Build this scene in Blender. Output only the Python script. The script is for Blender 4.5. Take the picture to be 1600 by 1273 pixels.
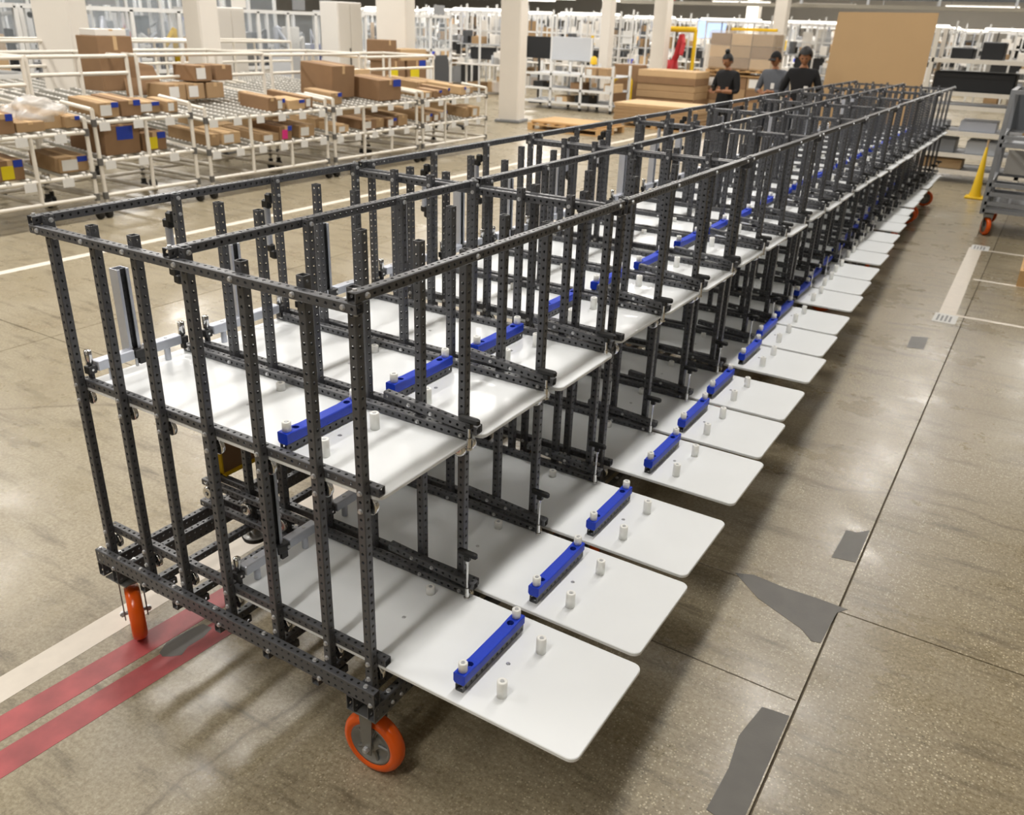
import bpy, math, random
from mathutils import Vector, Matrix, Euler
random.seed(7)
for o in list(bpy.data.objects): bpy.data.objects.remove(o)
col = bpy.context.scene.collection
I = 0.0254                       # one inch, the pitch of the perforated tube
FZ = 56.5                        # inches from the floor up to the front top rail of a cart

# ------------------------------------------------------------------ camera
sc = bpy.context.scene
cam_d = bpy.data.cameras.new('camera'); cam = bpy.data.objects.new('camera', cam_d); col.objects.link(cam)
az, el, ro = -0.541233, 0.428043, 0.036498
d = Vector((math.cos(el)*math.sin(az), math.cos(el)*math.cos(az), -math.sin(el)))
r = d.cross(Vector((0,0,1))).normalized(); u = r.cross(d)
r2 = r*math.cos(ro)+u*math.sin(ro); u2 = r2.cross(d)
mw = Matrix((( r2.x,u2.x,-d.x,93.4595*I),(r2.y,u2.y,-d.y,-53.2526*I),(r2.z,u2.z,-d.z,(22.7403+FZ)*I),(0,0,0,1)))
cam.matrix_world = mw
cam_d.sensor_width = 36; cam_d.sensor_fit = 'HORIZONTAL'; cam_d.lens = 1316.6/1600*36
cam_d.clip_end = 300; cam_d.clip_start = 0.05
cam_d.dof.use_dof = True; cam_d.dof.focus_distance = 2.5; cam_d.dof.aperture_fstop = 4.5
sc.camera = cam
sc.view_settings.view_transform = 'Standard'; sc.view_settings.look = 'None'
sc.view_settings.gamma = 1; sc.view_settings.use_curve_mapping = False
sc.view_settings.exposure = 0.0
# ------------------------------------------------------------------ world and lamps
w = bpy.data.worlds.new('world'); sc.world = w; w.use_nodes = True
w.node_tree.nodes['Background'].inputs[0].default_value = (1,.96,.9,1)
w.node_tree.nodes['Background'].inputs[1].default_value = 0.25
def area(name, x, y, z, sx, sy, power, colr=(1,.965,.92)):
    l = bpy.data.lights.new(name, 'AREA'); l.shape = 'RECTANGLE'; l.size = sx; l.size_y = sy
    l.energy = power; l.color = colr
    o = bpy.data.objects.new(name, l); col.objects.link(o); o.location = (x,y,z); return o
for y in (-3.5, 2.2, 7.9, 13.6, 19.3):
    area('high_bay_lamp', 1.15, y, 6.3, .32, 2.8, 170)
for x in (-5.0, -11.5):
    for y in (-2, 4, 10, 17, 24):
        area('high_bay_lamp', x, y, 6.3, .6, 2.4, 285)
for y in (0, 8, 16):
    area('high_bay_lamp', 7.5, y, 6.3, .45, 1.3, 45)
for x,y in ((-20,14),(-20,26),(-9,34),(-2,34),(4,26),(-22,40),(-4,48)):
    area('high_bay_lamp', x, y, 6.3, 1.5, 3, 1150 if x < -5 or y > 40 else 600)

# ------------------------------------------------------------------ materials
def srgb(h):
    if isinstance(h, str):
        h = h.lstrip('#'); c = [int(h[i:i+2],16)/255 for i in (0,2,4)]
    else: c = h
    return tuple((v/12.92 if v <= .04045 else ((v+.055)/1.055)**2.4) for v in c)+(1,)
def mat(name, c, rough=.5, metal=0, noise=0, nscale=20, bump=0, bscale=200, emis=0, spec=None, trans=0, alpha=1):
    m = bpy.data.materials.new(name); m.use_nodes = True; nt = m.node_tree; b = nt.nodes['Principled BSDF']
    c4 = srgb(c); b.inputs['Base Color'].default_value = c4
    b.inputs['Roughness'].default_value = rough; b.inputs['Metallic'].default_value = metal
    if spec is not None: b.inputs['Specular IOR Level'].default_value = spec
    if trans: b.inputs['Transmission Weight'].default_value = trans
    if alpha < 1: b.inputs['Alpha'].default_value = alpha
    if emis:
        b.inputs['Emission Color'].default_value = c4; b.inputs['Emission Strength'].default_value = emis
    tc = None
    if noise or bump:
        tc = nt.nodes.new('ShaderNodeTexCoord')
    if noise:
        n = nt.nodes.new('ShaderNodeTexNoise'); n.inputs['Scale'].default_value = nscale; n.inputs['Detail'].default_value = 4
        nt.links.new(tc.outputs['Object'], n.inputs['Vector'])
        mx = nt.nodes.new('ShaderNodeMix'); mx.data_type = 'RGBA'
        mx.inputs[6].default_value = tuple(max(0,v*(1-noise)) for v in c4[:3])+(1,)
        mx.inputs[7].default_value = tuple(min(1,v*(1+noise)) for v in c4[:3])+(1,)
        nt.links.new(n.outputs['Fac'], mx.inputs[0]); nt.links.new(mx.outputs[2], b.inputs['Base Color'])
    if bump:
        n2 = nt.nodes.new('ShaderNodeTexNoise'); n2.inputs['Scale'].default_value = bscale
        nt.links.new(tc.outputs['Object'], n2.inputs['Vector'])
        bp = nt.nodes.new('ShaderNodeBump'); bp.inputs['Strength'].default_value = bump; bp.inputs['Distance'].default_value = .001
        nt.links.new(n2.outputs['Fac'], bp.inputs['Height']); nt.links.new(bp.outputs['Normal'], b.inputs['Normal'])
    return m
MT = dict(
    tube = mat('charcoal_powder_coat', '#4f5053', .38, 0, .05, 30, .08, 900),
    tubein = mat('galvanised_inside', '#7d7e80', .35, .6),
    bolt = mat('zinc_plated', '#c8c9cb', .38, .6),
    chrome = mat('chrome', '#d8d8d8', .14, 1),
    tray = mat('white_polyethylene', '#eceff0', .28, 0, .03, 6, .04, 60),
    nylon = mat('natural_nylon', '#f3f3ee', .35),
    blue = mat('blue_printed_plastic', '#0437c0', .5, 0, .10, 60, .25, 900),
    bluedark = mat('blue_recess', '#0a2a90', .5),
    alu = mat('frosted_aluminium', '#c6cad4', .38, .55, .05, 40),
    black = mat('black_plastic', '#161616', .45),
    blacktube = mat('black_tube', '#2a2a2b', .45),
    orange = mat('orange_polyurethane', '#e25a0c', .25, 0, .06, 20),
    steel = mat('grey_cast_steel', '#8d8d8b', .4, .6, .1, 30),
    rubber = mat('black_rubber', '#1b1917', .6),
    card = mat('cardboard', '#a28561', .8, 0, .10, 8),
    card2 = mat('cardboard_brown', '#86684a', .8, 0, .12, 6),
    card3 = mat('cardboard_pale', '#c2a37a', .8, 0, .08, 8),
    panelcard = mat('cardboard_sheet', '#b0926a', .8, 0, .06, 2),
    paper = mat('white_paper', '#d9d8d4', .7),
    ink = mat('printed_grey', '#8a8a8a', .7),
    btape = mat('blue_tape', '#1236a0', .6),
    ytape = mat('yellow_sticker', '#d8c400', .6),
    pink = mat('pink_sticker', '#d0207a', .6),
    pipe = mat('cream_pipe', '#dcd6ca', .35, 0, .05, 20),
    pipew = mat('white_extrusion', '#dcdcda', .4),
    roller = mat('skate_roller', '#b9b8b2', .4, .3),
    conn = mat('pipe_connector', '#6f6e6c', .4, .5),
    column = mat('painted_column', '#e2dcd2', .55, 0, .03, 3),
    columng = mat('grey_column_guard', '#c6c2bb', .55),
    wood = mat('raw_wood', '#c39d6b', .75, 0, .15, 10),
    yellow = mat('safety_yellow', '#dcb400', .5),
    red = mat('safety_red', '#b8242c', .5),
    grey = mat('grey_metal', '#8b8d90', .45, .3),
    greyd = mat('dark_grey_metal', '#55585c', .45, .3),
    greyl = mat('light_grey_panel', '#b9bcc0', .5),
    white = mat('white_panel', '#dedad3', .5),
    dark = mat('black_panel', '#131416', .5),
    glass = mat('smoked_pane', '#a9b2ba', .15, 0, .25, 3, alpha=.2),
    wrap = mat('stretch_wrap', '#d8d2c6', .2, 0, .1, 6, alpha=.28),
    screen = mat('screen_glow', '#9fb4d8', .4, emis=1.5),
    lamp = mat('lamp_diffuser', '#fff6e6', .4, emis=6),
    lampstrip = mat('linear_lamp', '#fffaf0', .4, emis=2.2),
    ceil = mat('ceiling_deck', '#bdb9b0', .8),
    wall = mat('painted_wall', '#cfcac0', .8, 0, .05, 1),
    truss = mat('roof_truss', '#8f8a7e', .7),
    skin = mat('skin', '#9a6b4c', .5),
    cloth = mat('black_cloth', '#0e0e10', .9),
    clothg = mat('grey_cloth', '#55585e', .9, 0, .1, 30),
    jean = mat('dark_denim', '#22262e', .9),
    hair = mat('dark_hair', '#0c0a09', .6),
    clear = mat('clear_plastic_bag', '#dcdad6', .25, alpha=.5),
    clearbin = mat('clear_bin', '#c9ccca', .3, alpha=.6),
)
def floor_material():
    m = bpy.data.materials.new('polished_concrete'); m.use_nodes = True; nt = m.node_tree; N = nt.nodes.new; L = nt.links.new
    b = nt.nodes['Principled BSDF']
    geo = N('ShaderNodeNewGeometry'); P = geo.outputs['Position']
    def noise(scale, detail=4, rough=.55, dist=0):
        n = N('ShaderNodeTexNoise'); n.inputs['Scale'].default_value = scale; n.inputs['Detail'].default_value = detail
        n.inputs['Roughness'].default_value = rough; n.inputs['Distortion'].default_value = dist; L(P, n.inputs['Vector']); return n.outputs['Fac']
    def ramp(f, stops):
        c = N('ShaderNodeValToRGB'); e = c.color_ramp.elements
        e[0].position, e[0].color = stops[0][0], stops[0][1]
        e[1].position, e[1].color = stops[-1][0], stops[-1][1]
        for p, cc in stops[1:-1]:
            k = e.new(p); k.color = cc
        L(f, c.inputs[0]); return c.outputs[0]
    def mix(f, a, bb, mode='MIX'):
        x = N('ShaderNodeMix'); x.data_type = 'RGBA'; x.blend_type = mode
        if hasattr(f, 'links') or hasattr(f, 'is_linked'): L(f, x.inputs[0])
        else: x.inputs[0].default_value = f
        for i, v in ((6,a),(7,bb)):
            if hasattr(v, 'is_linked'): L(v, x.inputs[i])
            else: x.inputs[i].default_value = v
        return x.outputs[2]
    g = lambda v: (v,v,v,1)
    base = ramp(noise(.55, 5, .6, .4), [(.3, srgb('#7c6f55')), (.5, srgb('#918570')), (.7, srgb('#a39a84'))])
    base = mix(.55, base, ramp(noise(14, 6, .7), [(.3, srgb('#857860')), (.7, srgb('#aca187'))]))
    # the slabs beyond the right hand joint are blended towards a darker brown
    sp0 = N('ShaderNodeSeparateXYZ'); L(P, sp0.inputs[0])
    gx = N('ShaderNodeMath'); gx.operation = 'GREATER_THAN'; L(sp0.outputs[0], gx.inputs[0]); gx.inputs[1].default_value = 2.11
    base = mix(gx.outputs[0], base, mix(.75, base, srgb('#7a6b4c'), 'MIX'))
    base = mix(.5, base, ramp(noise(70, 3, .8), [(.35, srgb('#6a5f49')), (.65, srgb('#b0a68e'))]))
    # exposed aggregate: small pale and dark stones
    sep = N('ShaderNodeSeparateXYZ'); L(P, sep.inputs[0])
    v = N('ShaderNodeTexVoronoi'); v.inputs['Scale'].default_value = 105; v.inputs['Randomness'].default_value = 1; L(P, v.inputs['Vector'])
    lt = N('ShaderNodeMath'); lt.operation = 'LESS_THAN'; L(v.outputs['Distance'], lt.inputs[0]); lt.inputs[1].default_value = .34
    sc_ = N('ShaderNodeSeparateColor'); L(v.outputs['Color'], sc_.inputs[0])
    gt = N('ShaderNodeMath'); gt.operation = 'GREATER_THAN'; L(sc_.outputs[0], gt.inputs[0]); gt.inputs[1].default_value = .5
    mu = N('ShaderNodeMath'); mu.operation = 'MULTIPLY'; L(lt.outputs[0], mu.inputs[0]); L(gt.outputs[0], mu.inputs[1])
    # the aggregate shows where the top skin is worn: right hand aisle, most of all beside the joint
    mr = N('ShaderNodeMapRange'); L(sep.outputs[0], mr.inputs[0]); mr.inputs[1].default_value = .2; mr.inputs[2].default_value = 1.6
    mask = ramp(noise(1.7, 3), [(.34, g(.25)), (.58, g(1))])
    mm = N('ShaderNodeMath'); mm.operation = 'MULTIPLY'; L(mask, mm.inputs[0]); L(mr.outputs[0], mm.inputs[1])
    m3 = N('ShaderNodeMath'); m3.operation = 'MULTIPLY'; L(mm.outputs[0], m3.inputs[0]); L(mu.outputs[0], m3.inputs[1])
    m4 = N('ShaderNodeMath'); m4.operation = 'MULTIPLY'; L(m3.outputs[0], m4.inputs[0]); m4.inputs[1].default_value = .75
    stone = ramp(sc_.outputs[1], [(.3, srgb('#c9bc9c')), (.75, srgb('#d8cdb4')), (.9, srgb('#57503f'))])
    base = mix(m4.outputs[0], base, stone)
    # dark scuffs and skid marks stretched across the aisle
    mp = N('ShaderNodeMapping'); mp.inputs['Scale'].default_value = (1.0, 5.5, 1); mp.inputs['Rotation'].default_value = (0,0,.25); L(P, mp.inputs[0])
    n = N('ShaderNodeTexNoise'); n.inputs['Scale'].default_value = 2.2; n.inputs['Detail'].default_value = 7; n.inputs['Roughness'].default_value = .7
    L(mp.outputs[0], n.inputs['Vector'])
    sf = ramp(n.outputs['Fac'], [(.52, g(0)), (.72, g(.75))])
    base = mix(sf, base, srgb('#4a4030'))
    v2 = N('ShaderNodeTexVoronoi'); v2.feature = 'DISTANCE_TO_EDGE'; v2.inputs['Scale'].default_value = .33
    n3 = N('ShaderNodeTexNoise'); n3.inputs['Scale'].default_value = 1.5; n3.inputs['Detail'].default_value = 5; L(P, n3.inputs['Vector'])
    ad = N('ShaderNodeMix'); ad.data_type = 'VECTOR'; ad.inputs[0].default_value = .25; L(P, ad.inputs[4]); L(n3.outputs['Color'], ad.inputs[5]); L(ad.outputs[1], v2.inputs['Vector'])
    ck = ramp(v2.outputs['Distance'], [(.0, g(.6)), (.0035, g(0))])
    base = mix(ck, base, srgb('#5a4d3a'))
    L(base, b.inputs['Base Color'])
    rg = ramp(noise(2.3, 6, .65), [(.3, g(.20)), (.7, g(.42))]); L(rg, b.inputs['Roughness'])
    b.inputs['Specular IOR Level'].default_value = .45
    bp = N('ShaderNodeBump'); bp.inputs['Strength'].default_value = .12; bp.inputs['Distance'].default_value = .002
    L(noise(45, 5), bp.inputs['Height']); L(bp.outputs[0], b.inputs['Normal'])
    return m
MT['floor'] = floor_material()
MT['patch'] = mat('grey_patch_mortar', '#625f59', .5, 0, .3, 9, .2, 120)
MT['jointfill'] = mat('joint_filler', '#574e3f', .8, 0, .3, 20)
def tape_mat(name, c, wear):
    m = mat(name, c, .5, 0, .12, 14)
    return m
MT['tapew'] = tape_mat('white_floor_tape', '#d9d0c2', .2)
MT['taper'] = mat('red_floor_tape', '#a3494a', .5, 0, .6, 9)

# ------------------------------------------------------------------ helpers
def tag(o, label=None, cat=None, group=None, kind=None):
    if label: o['label'] = label
    if cat: o['category'] = cat
    if group: o['group'] = group
    if kind: o['kind'] = kind
    return o
def empty(name, loc, rz=0):
    o = bpy.data.objects.new(name, None); o.empty_display_size = .1; o.location = loc; o.rotation_euler = (0,0,rz); col.objects.link(o); return o
def link(name, me, parent=None, loc=(0,0,0), rot=(0,0,0)):
    o = bpy.data.objects.new(name, me); col.objects.link(o); o.location = loc; o.rotation_euler = rot
    if parent is not None: o.parent = parent
    return o
def copy_tree(o, parent=None):
    c = o.copy(); col.objects.link(c); c.parent = parent
    for ch in o.children: copy_tree(ch, c)
    return c
class MB:
    """collects geometry for one mesh"""
    def __init__(s): s.v = []; s.f = []; s.m = []; s.sm = []; s.cur = 0
    def add(s, vs, fs, smooth=False):
        n = len(s.v); s.v += [tuple(p) for p in vs]
        for f in fs: s.f.append(tuple(n+i for i in f)); s.m.append(s.cur); s.sm.append(smooth)
        return s
    def mat(s, i): s.cur = i; return s
    def box(s, x0, x1, y0, y1, z0, z1, M=None):
        vs = [Vector((x,y,z)) for x in (x0,x1) for y in (y0,y1) for z in (z0,z1)]
        if M is not None: vs = [M @ p for p in vs]
        return s.add(vs, [(0,1,3,2),(4,6,7,5),(0,4,5,1),(2,3,7,6),(0,2,6,4),(1,5,7,3)])
    def bbox(s, x0, x1, y0, y1, z0, z1, b=.01, M=None):
        """box with chamfered edges"""
        def ring(zz, k): return [(x0+b*(1-k[0]) if 0 else p[0], p[1], zz) for p in k]
        def rect(i):
            return [(x0+b+i,y0+i),(x1-b-i,y0+i),(x1-i,y0+b+i),(x1-i,y1-b-i),(x1-b-i,y1-i),(x0+b+i,y1-i),(x0+i,y1-b-i),(x0+i,y0+b+i)]
        vs = []
        for zz, i in ((z0,b),(z0+b,0),(z1-b,0),(z1,b)):
            vs += [Vector((p[0],p[1],zz)) for p in rect(i*.999)]
        if M is not None: vs = [M @ p for p in vs]
        fs = [tuple(range(7,-1,-1)), tuple(range(24,32))]
        for k in range(3):
            for j in range(8): fs.append((k*8+j, k*8+(j+1)%8, (k+1)*8+(j+1)%8, (k+1)*8+j))
        return s.add(vs, fs)
    def tube(s, p, q, r0, r1=None, n=10, cap=True, smooth=True):
        p = Vector(p); q = Vector(q); r1 = r0 if r1 is None else r1
        a = (q-p).normalized(); t = Vector((0,0,1)) if abs(a.z) < .9 else Vector((1,0,0))
        e1 = a.cross(t).normalized(); e2 = a.cross(e1)
        vs = [p+(e1*math.cos(2*math.pi*i/n)+e2*math.sin(2*math.pi*i/n))*r0 for i in range(n)]
        vs += [q+(e1*math.cos(2*math.pi*i/n)+e2*math.sin(2*math.pi*i/n))*r1 for i in range(n)]
        s.add(vs, [(i,(i+1)%n,n+(i+1)%n,n+i) for i in range(n)], smooth)
        if cap:
            s.add(vs[:n], [tuple(range(n-1,-1,-1))]); s.add(vs[n:], [tuple(range(n))])
        return s
    def path(s, pts, r, n=8):
        for a, b in zip(pts[:-1], pts[1:]): s.tube(a, b, r, n=n)
        return s
    def lathe(s, c, ax, prof, n=24, smooth=True):
        """prof: list of (along, radius)"""
        c = Vector(c); a = Vector(ax).normalized(); t = Vector((0,0,1)) if abs(a.z) < .9 else Vector((1,0,0))
        e1 = a.cross(t).normalized(); e2 = a.cross(e1); vs = []
        for h, rr in prof:
            vs += [c+a*h+(e1*math.cos(2*math.pi*i/n)+e2*math.sin(2*math.pi*i/n))*max(rr,1e-5) for i in range(n)]
        fs = []
        for k in range(len(prof)-1):
            fs += [(k*n+i, k*n+(i+1)%n, (k+1)*n+(i+1)%n, (k+1)*n+i) for i in range(n)]
        return s.add(vs, fs, smooth)
    def hexbolt(s, p, ax, r=.24, h=.17):
        s.tube(p, Vector(p)+Vector(ax)*.05, r*1.25, n=10, smooth=False)
        s.tube(Vector(p)+Vector(ax)*.05, Vector(p)+Vector(ax)*(.05+h), r, r*.92, n=6, smooth=False); return s
    def scaled(s, k): s.v = [(a*k,b*k,c*k) for a,b,c in s.v]; return s
    def mesh(s, name, mats):
        me = bpy.data.meshes.new(name); me.from_pydata(s.v, [], s.f)
        if not isinstance(mats, (list,tuple)): mats = [mats]
        for m in mats: me.materials.append(m)
        me.polygons.foreach_set('material_index', s.m); me.polygons.foreach_set('use_smooth', s.sm); me.update(); return me
    def build(s, name, mats, parent=None, loc=(0,0,0), rot=(0,0,0)): return link(name, s.mesh(name, mats), parent, loc, rot)

_pc = {}
def perf(L, w=1, h=1, axis='x', r=.185, t=.10, ch=.09):
    """square steel tube with a hole every inch on all four sides; holes at 0..L-1 along the axis (inches)"""
    key = (L,w,h,axis)
    if key in _pc: return _pc[key]
    mp = {'x': lambda a,b,c: (a,b,c), 'y': lambda a,b,c: (b,a,c), 'z': lambda a,b,c: (b,c,a)}[axis]
    V = []; F = []; MI = []
    c8 = [(math.cos(k*math.pi/4), math.sin(k*math.pi/4)) for k in range(8)]
    def face(fn, width, off):
        rows = int(round(width))
        for j in range(rows):
            s0 = -width/2+.5+j
            for depth in (0, 1):
                pass
            lo = -width/2+ch if j == 0 else s0-.5; hi = width/2-ch if j == rows-1 else s0+.5
            lo2 = -width/2+t if j == 0 else s0-.5; hi2 = width/2-t if j == rows-1 else s0+.5
            for i in range(L):
                n = len(V)
                for (l, g, o_) in ((lo,hi,off),(lo2,hi2,off-t)):
                    V.extend(mp(*fn(i+x*r, s0+y*r, o_)) for x, y in c8)
                    for x, y in c8:
                        xx = i+(.5 if x > .3 else -.5 if x < -.3 else 0); yy = g if y > .3 else l if y < -.3 else s0
                        V.append(mp(*fn(xx, yy, o_)))
                for k in range(8):
                    k2 = (k+1)%8
                    F.append((n+k, n+8+k, n+8+k2, n+k2)); F.append((n+16+k, n+16+k2, n+24+k2, n+24+k)); F.append((n+k, n+k2, n+16+k2, n+16+k)); MI.extend((0,1,1))
    face(lambda a,s,o: (a,s,o), w, h/2); face(lambda a,s,o: (a,s,-o), w, h/2)
    face(lambda a,s,o: (a,o,s), h, w/2); face(lambda a,s,o: (a,-o,s), h, w/2)
    a0, a1 = -.5, L-.5
    oct_ = [(w/2-ch,h/2),(w/2,h/2-ch),(w/2,-h/2+ch),(w/2-ch,-h/2),(-w/2+ch,-h/2),(-w/2,-h/2+ch),(-w/2,h/2-ch),(-w/2+ch,h/2)]
    inn = [(w/2-t,h/2-t),(w/2-t,-h/2+t),(-w/2+t,-h/2+t),(-w/2+t,h/2-t)]
    for k in (0,2,4,6):
        n = len(V); p, q = oct_[k], oct_[k+1]
        V.extend([mp(a0,*p),mp(a1,*p),mp(a1,*q),mp(a0,*q)]); F.append((n,n+1,n+2,n+3))
    for a in (a0,a1):
        n = len(V); V.extend(mp(a,*p) for p in oct_); V.extend(mp(a,*p) for p in inn)
        F += [(n+0,n+1,n+8),(n+1,n+2,n+9,n+8),(n+2,n+3,n+9),(n+3,n+4,n+10,n+9),(n+4,n+5,n+10),(n+5,n+6,n+11,n+10),(n+6,n+7,n+11),(n+7,n+0,n+8,n+11)]
    me = bpy.data.meshes.new('perforated_tube'); me.from_pydata([(x*I,y*I,z*I) for x,y,z in V], [], F)
    me.materials.append(MT['tube']); me.materials.append(MT['tubein']); MI.extend([0]*(len(F)-len(MI)))
    me.polygons.foreach_set('material_index', MI); me.update(); _pc[key] = me; return me

# ------------------------------------------------------------------ floor and shell
sub = MB().box(-45, 16, -8, 62, -.2, -.010).build('floor', MT['jointfill']); tag(sub, kind='structure')
xs = [-43.55+5.11*k for k in range(13)]; xs = [2.11-5.11*k for k in range(9, -3, -1)]
xs = [v for v in xs if -45 < v < 17]
ys = [1.57+6.1*k for k in range(-1, 10)]
slab_cache = {}
def plate_mb(x0,x1,y0,y1,z0,z1,b): return MB().bbox(x0,x1,y0,y1,z0,z1,b)
for i in range(len(xs)-1):
    for j in range(len(ys)-1):
        dx = xs[i+1]-xs[i]; dy = ys[j+1]-ys[j]
        k = (round(dx,3), round(dy,3))
        if k not in slab_cache: slab_cache[k] = plate_mb(.003, dx-.003, .003, dy-.003, 0, .010, .0015).mesh('concrete_slab', MT['floor'])
        link('concrete_slab', slab_cache[k], sub, (xs[i], ys[j], -.010))
def flat(name, pts, z0, z1, m, parent=None):
    b = MB(); n = len(pts)
    b.add([(x,y,z0) for x,y in pts]+[(x,y,z1) for x,y in pts], [tuple(range(n,2*n)), tuple(range(n-1,-1,-1))]+[(i,(i+1)%n,n+(i+1)%n,n+i) for i in range(n)])
    return b.build(name, m, parent)
for name, pts in (('mortar_patch', [(2.00,.42),(2.005,.60),(1.99,.74),(2.015,.905),(2.102,.915),(2.100,.40)]),
                  ('mortar_patch', [(1.70,1.585),(1.77,1.615),(1.90,1.60),(2.02,1.605),(2.14,1.60),(2.11,1.555),(2.10,1.34),(2.07,1.33),(2.02,1.38),(1.83,1.47)]),
                  ('mortar_patch', [(2.005,1.93),(2.01,2.19),(2.055,2.195),(2.10,2.25),(2.10,1.95)]),
                  ('mortar_patch', [(1.84,4.97),(1.83,5.25),(1.94,5.30),(1.95,5.0)]),
                  ('mortar_patch', [(2.75,4.6),(2.6,5.0),(3.1,5.2),(3.2,4.65)])):
    flat(name, pts, 0, .0012, MT['patch'], sub)
# a saw-cut joint between the two slabs left of the aisle
flat('saw_cut', [(1.35,1.012),(2.10,1.000),(2.10,.995),(1.35,1.006)], 0, .0006, MT['jointfill'], sub)
def tape(name, pts, m, label, cat='floor tape', group=None, z=.0008):
    o = flat(name, pts, 0.0001, z, m); tag(o, label, cat, group); return o
def strip(x0, y0, x1, y1, wd):
    a = Vector((x1-x0, y1-y0, 0)).normalized(); n = Vector((-a.y, a.x, 0))*wd/2
    return [(x0-n.x,y0-n.y),(x1-n.x,y1-n.y),(x1+n.x,y1+n.y),(x0+n.x,y0+n.y)]
tape('floor_tape', strip(-.078,-1.6,-.085,2.2,.115), MT['tapew'], 'wide white floor tape running under the left side of the nearest cart')
tape('floor_tape', strip(.015,-1.6,.135,.42,.103), MT['taper'], 'faded red floor tape next to the wide white tape at lower left')
tape('floor_tape', strip(.15,-1.6,.265,.22,.103), MT['taper'], 'faded red floor tape farther right, crossed by a worn grey patch')
flat('mortar_patch', [(.190,-.015),(.168,.03),(.170,.07),(.178,.125),(.190,.17),(.235,.172),(.250,.12),(.245,.06),(.262,.02),(.240,-.005),(.215,-.022)], 0, .0012, MT['patch'], sub)
tape('floor_tape', strip(-4.72,-1,-4.72,30,.10), MT['tapew'], 'long white floor tape line along the front of the pipe racks')
tape('floor_tape', strip(1.985,6.0,1.945,8.8,.125), MT['tapew'], 'wide white floor tape down the aisle side of the marked bay on the right')
for y, s in ((6.03,'nearest'),(7.36,'middle'),(8.74,'farthest')):
    tape('floor_tape', strip(2.05,y,4.2,y,.05), MT['tapew'], s+' of the three narrow white cross tapes of the marked bay')
for y, s in ((5.89,'near'),(8.83,'far')):
    o = MB().box(-.085,.085,-.13,.13,0,.0015).mat(1)
    for k in range(4): o.box(-.06+.03*k,-.045+.03*k,-.09,.09-.02*(k%2),.0015,.0018)
    o = o.build('floor_label', [MT['paper'], MT['ink']], None, (1.985,y,.0003)); tag(o, 'white printed floor label card at the %s corner of the taped bay'%s, 'label')
# walls, ceiling
tag(MB().box(-45,16,61,61.3,0,7.2).build('wall_back', MT['wall']), kind='structure')
tag(MB().box(-45.3,-45,-8,62,0,7.2).build('wall_left', MT['wall']), kind='structure')
tag(MB().box(16,16.3,-8,62,0,7.2).build('wall_right', MT['wall']), kind='structure')
tag(MB().box(-45,16,-8.3,-8,0,7.2).build('wall_front', MT['wall']), kind='structure')
tag(MB().box(-45.3,16.3,-8.3,61.3,7.2,7.4).build('ceiling', MT['ceil']), kind='structure')

# ------------------------------------------------------------------ the tube carts
POSTS = [0,8,15,23,31,39,45]; ROWS = [0,17,34,51]
CX, CY = 22.5, 25.5              # the cart's own origin, in the inches of the drawing
def L_(x, y, z): return ((x-CX)*I, (y-CY)*I, (z+FZ)*I)

def roller_mesh():
    b = MB(); b.lathe((0,-.28,0), (0,1,0), [(0,.35),(0,.72),(.05,.95),(.12,1.0),(.44,1.0),(.51,.95),(.56,.72),(.56,.35)], 20)
    b.mat(1).lathe((0,-.25,0), (0,1,0), [(0,.0),(0,.62),(.50,.62),(.50,0)], 16)
    b.mat(2).tube((0,-.45,0),(0,.45,0),.2,n=8)
    return b.scaled(I).mesh('guide_roller', [MT['chrome'], MT['black'], MT['bolt']])
def tray_mesh():
    L, W, R, T = 48.0, 15.8, 1.0, .5
    pts = []
    for cx, cy, a0 in ((-R,-W/2+R,-90),(-R,W/2-R,0),(-L+R,W/2-R,90),(-L+R,-W/2+R,180)):
        for k in range(7):
            a = math.radians(a0+k*15); pts.append((cx+R*math.cos(a), cy+R*math.sin(a), math.cos(a), math.sin(a)))
    n = len(pts); b = MB(); e = .08; vs = []
    for z, i in ((-T,e),(-T+e,0),(-e,0),(0,e)): vs += [(x-cx_*i, y-cy_*i, z) for x,y,cx_,cy_ in pts]
    b.add(vs, [tuple(range(n-1,-1,-1)), tuple(range(3*n,4*n))])
    for k in range(3): b.add(vs, [(k*n+i, k*n+(i+1)%n, (k+1)*n+(i+1)%n, (k+1)*n+i) for i in range(n)])
    return b.scaled(I).mesh('tray_plate', MT['tray'])
def spacer_mesh(h, rr=.56, screw=True):
    b = MB(); b.lathe((0,0,0),(0,0,1),[(0,0),(0,rr),(h-.08,rr),(h,rr-.08),(h,.28),(h-.12,.26),(h-.12,0)],18)
    if screw: b.mat(1).tube((0,0,h-.12),(0,0,h+.03),.24,.2,10)
    return b.scaled(I).mesh('nylon_spacer', [MT['nylon'], MT['bolt']])
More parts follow.
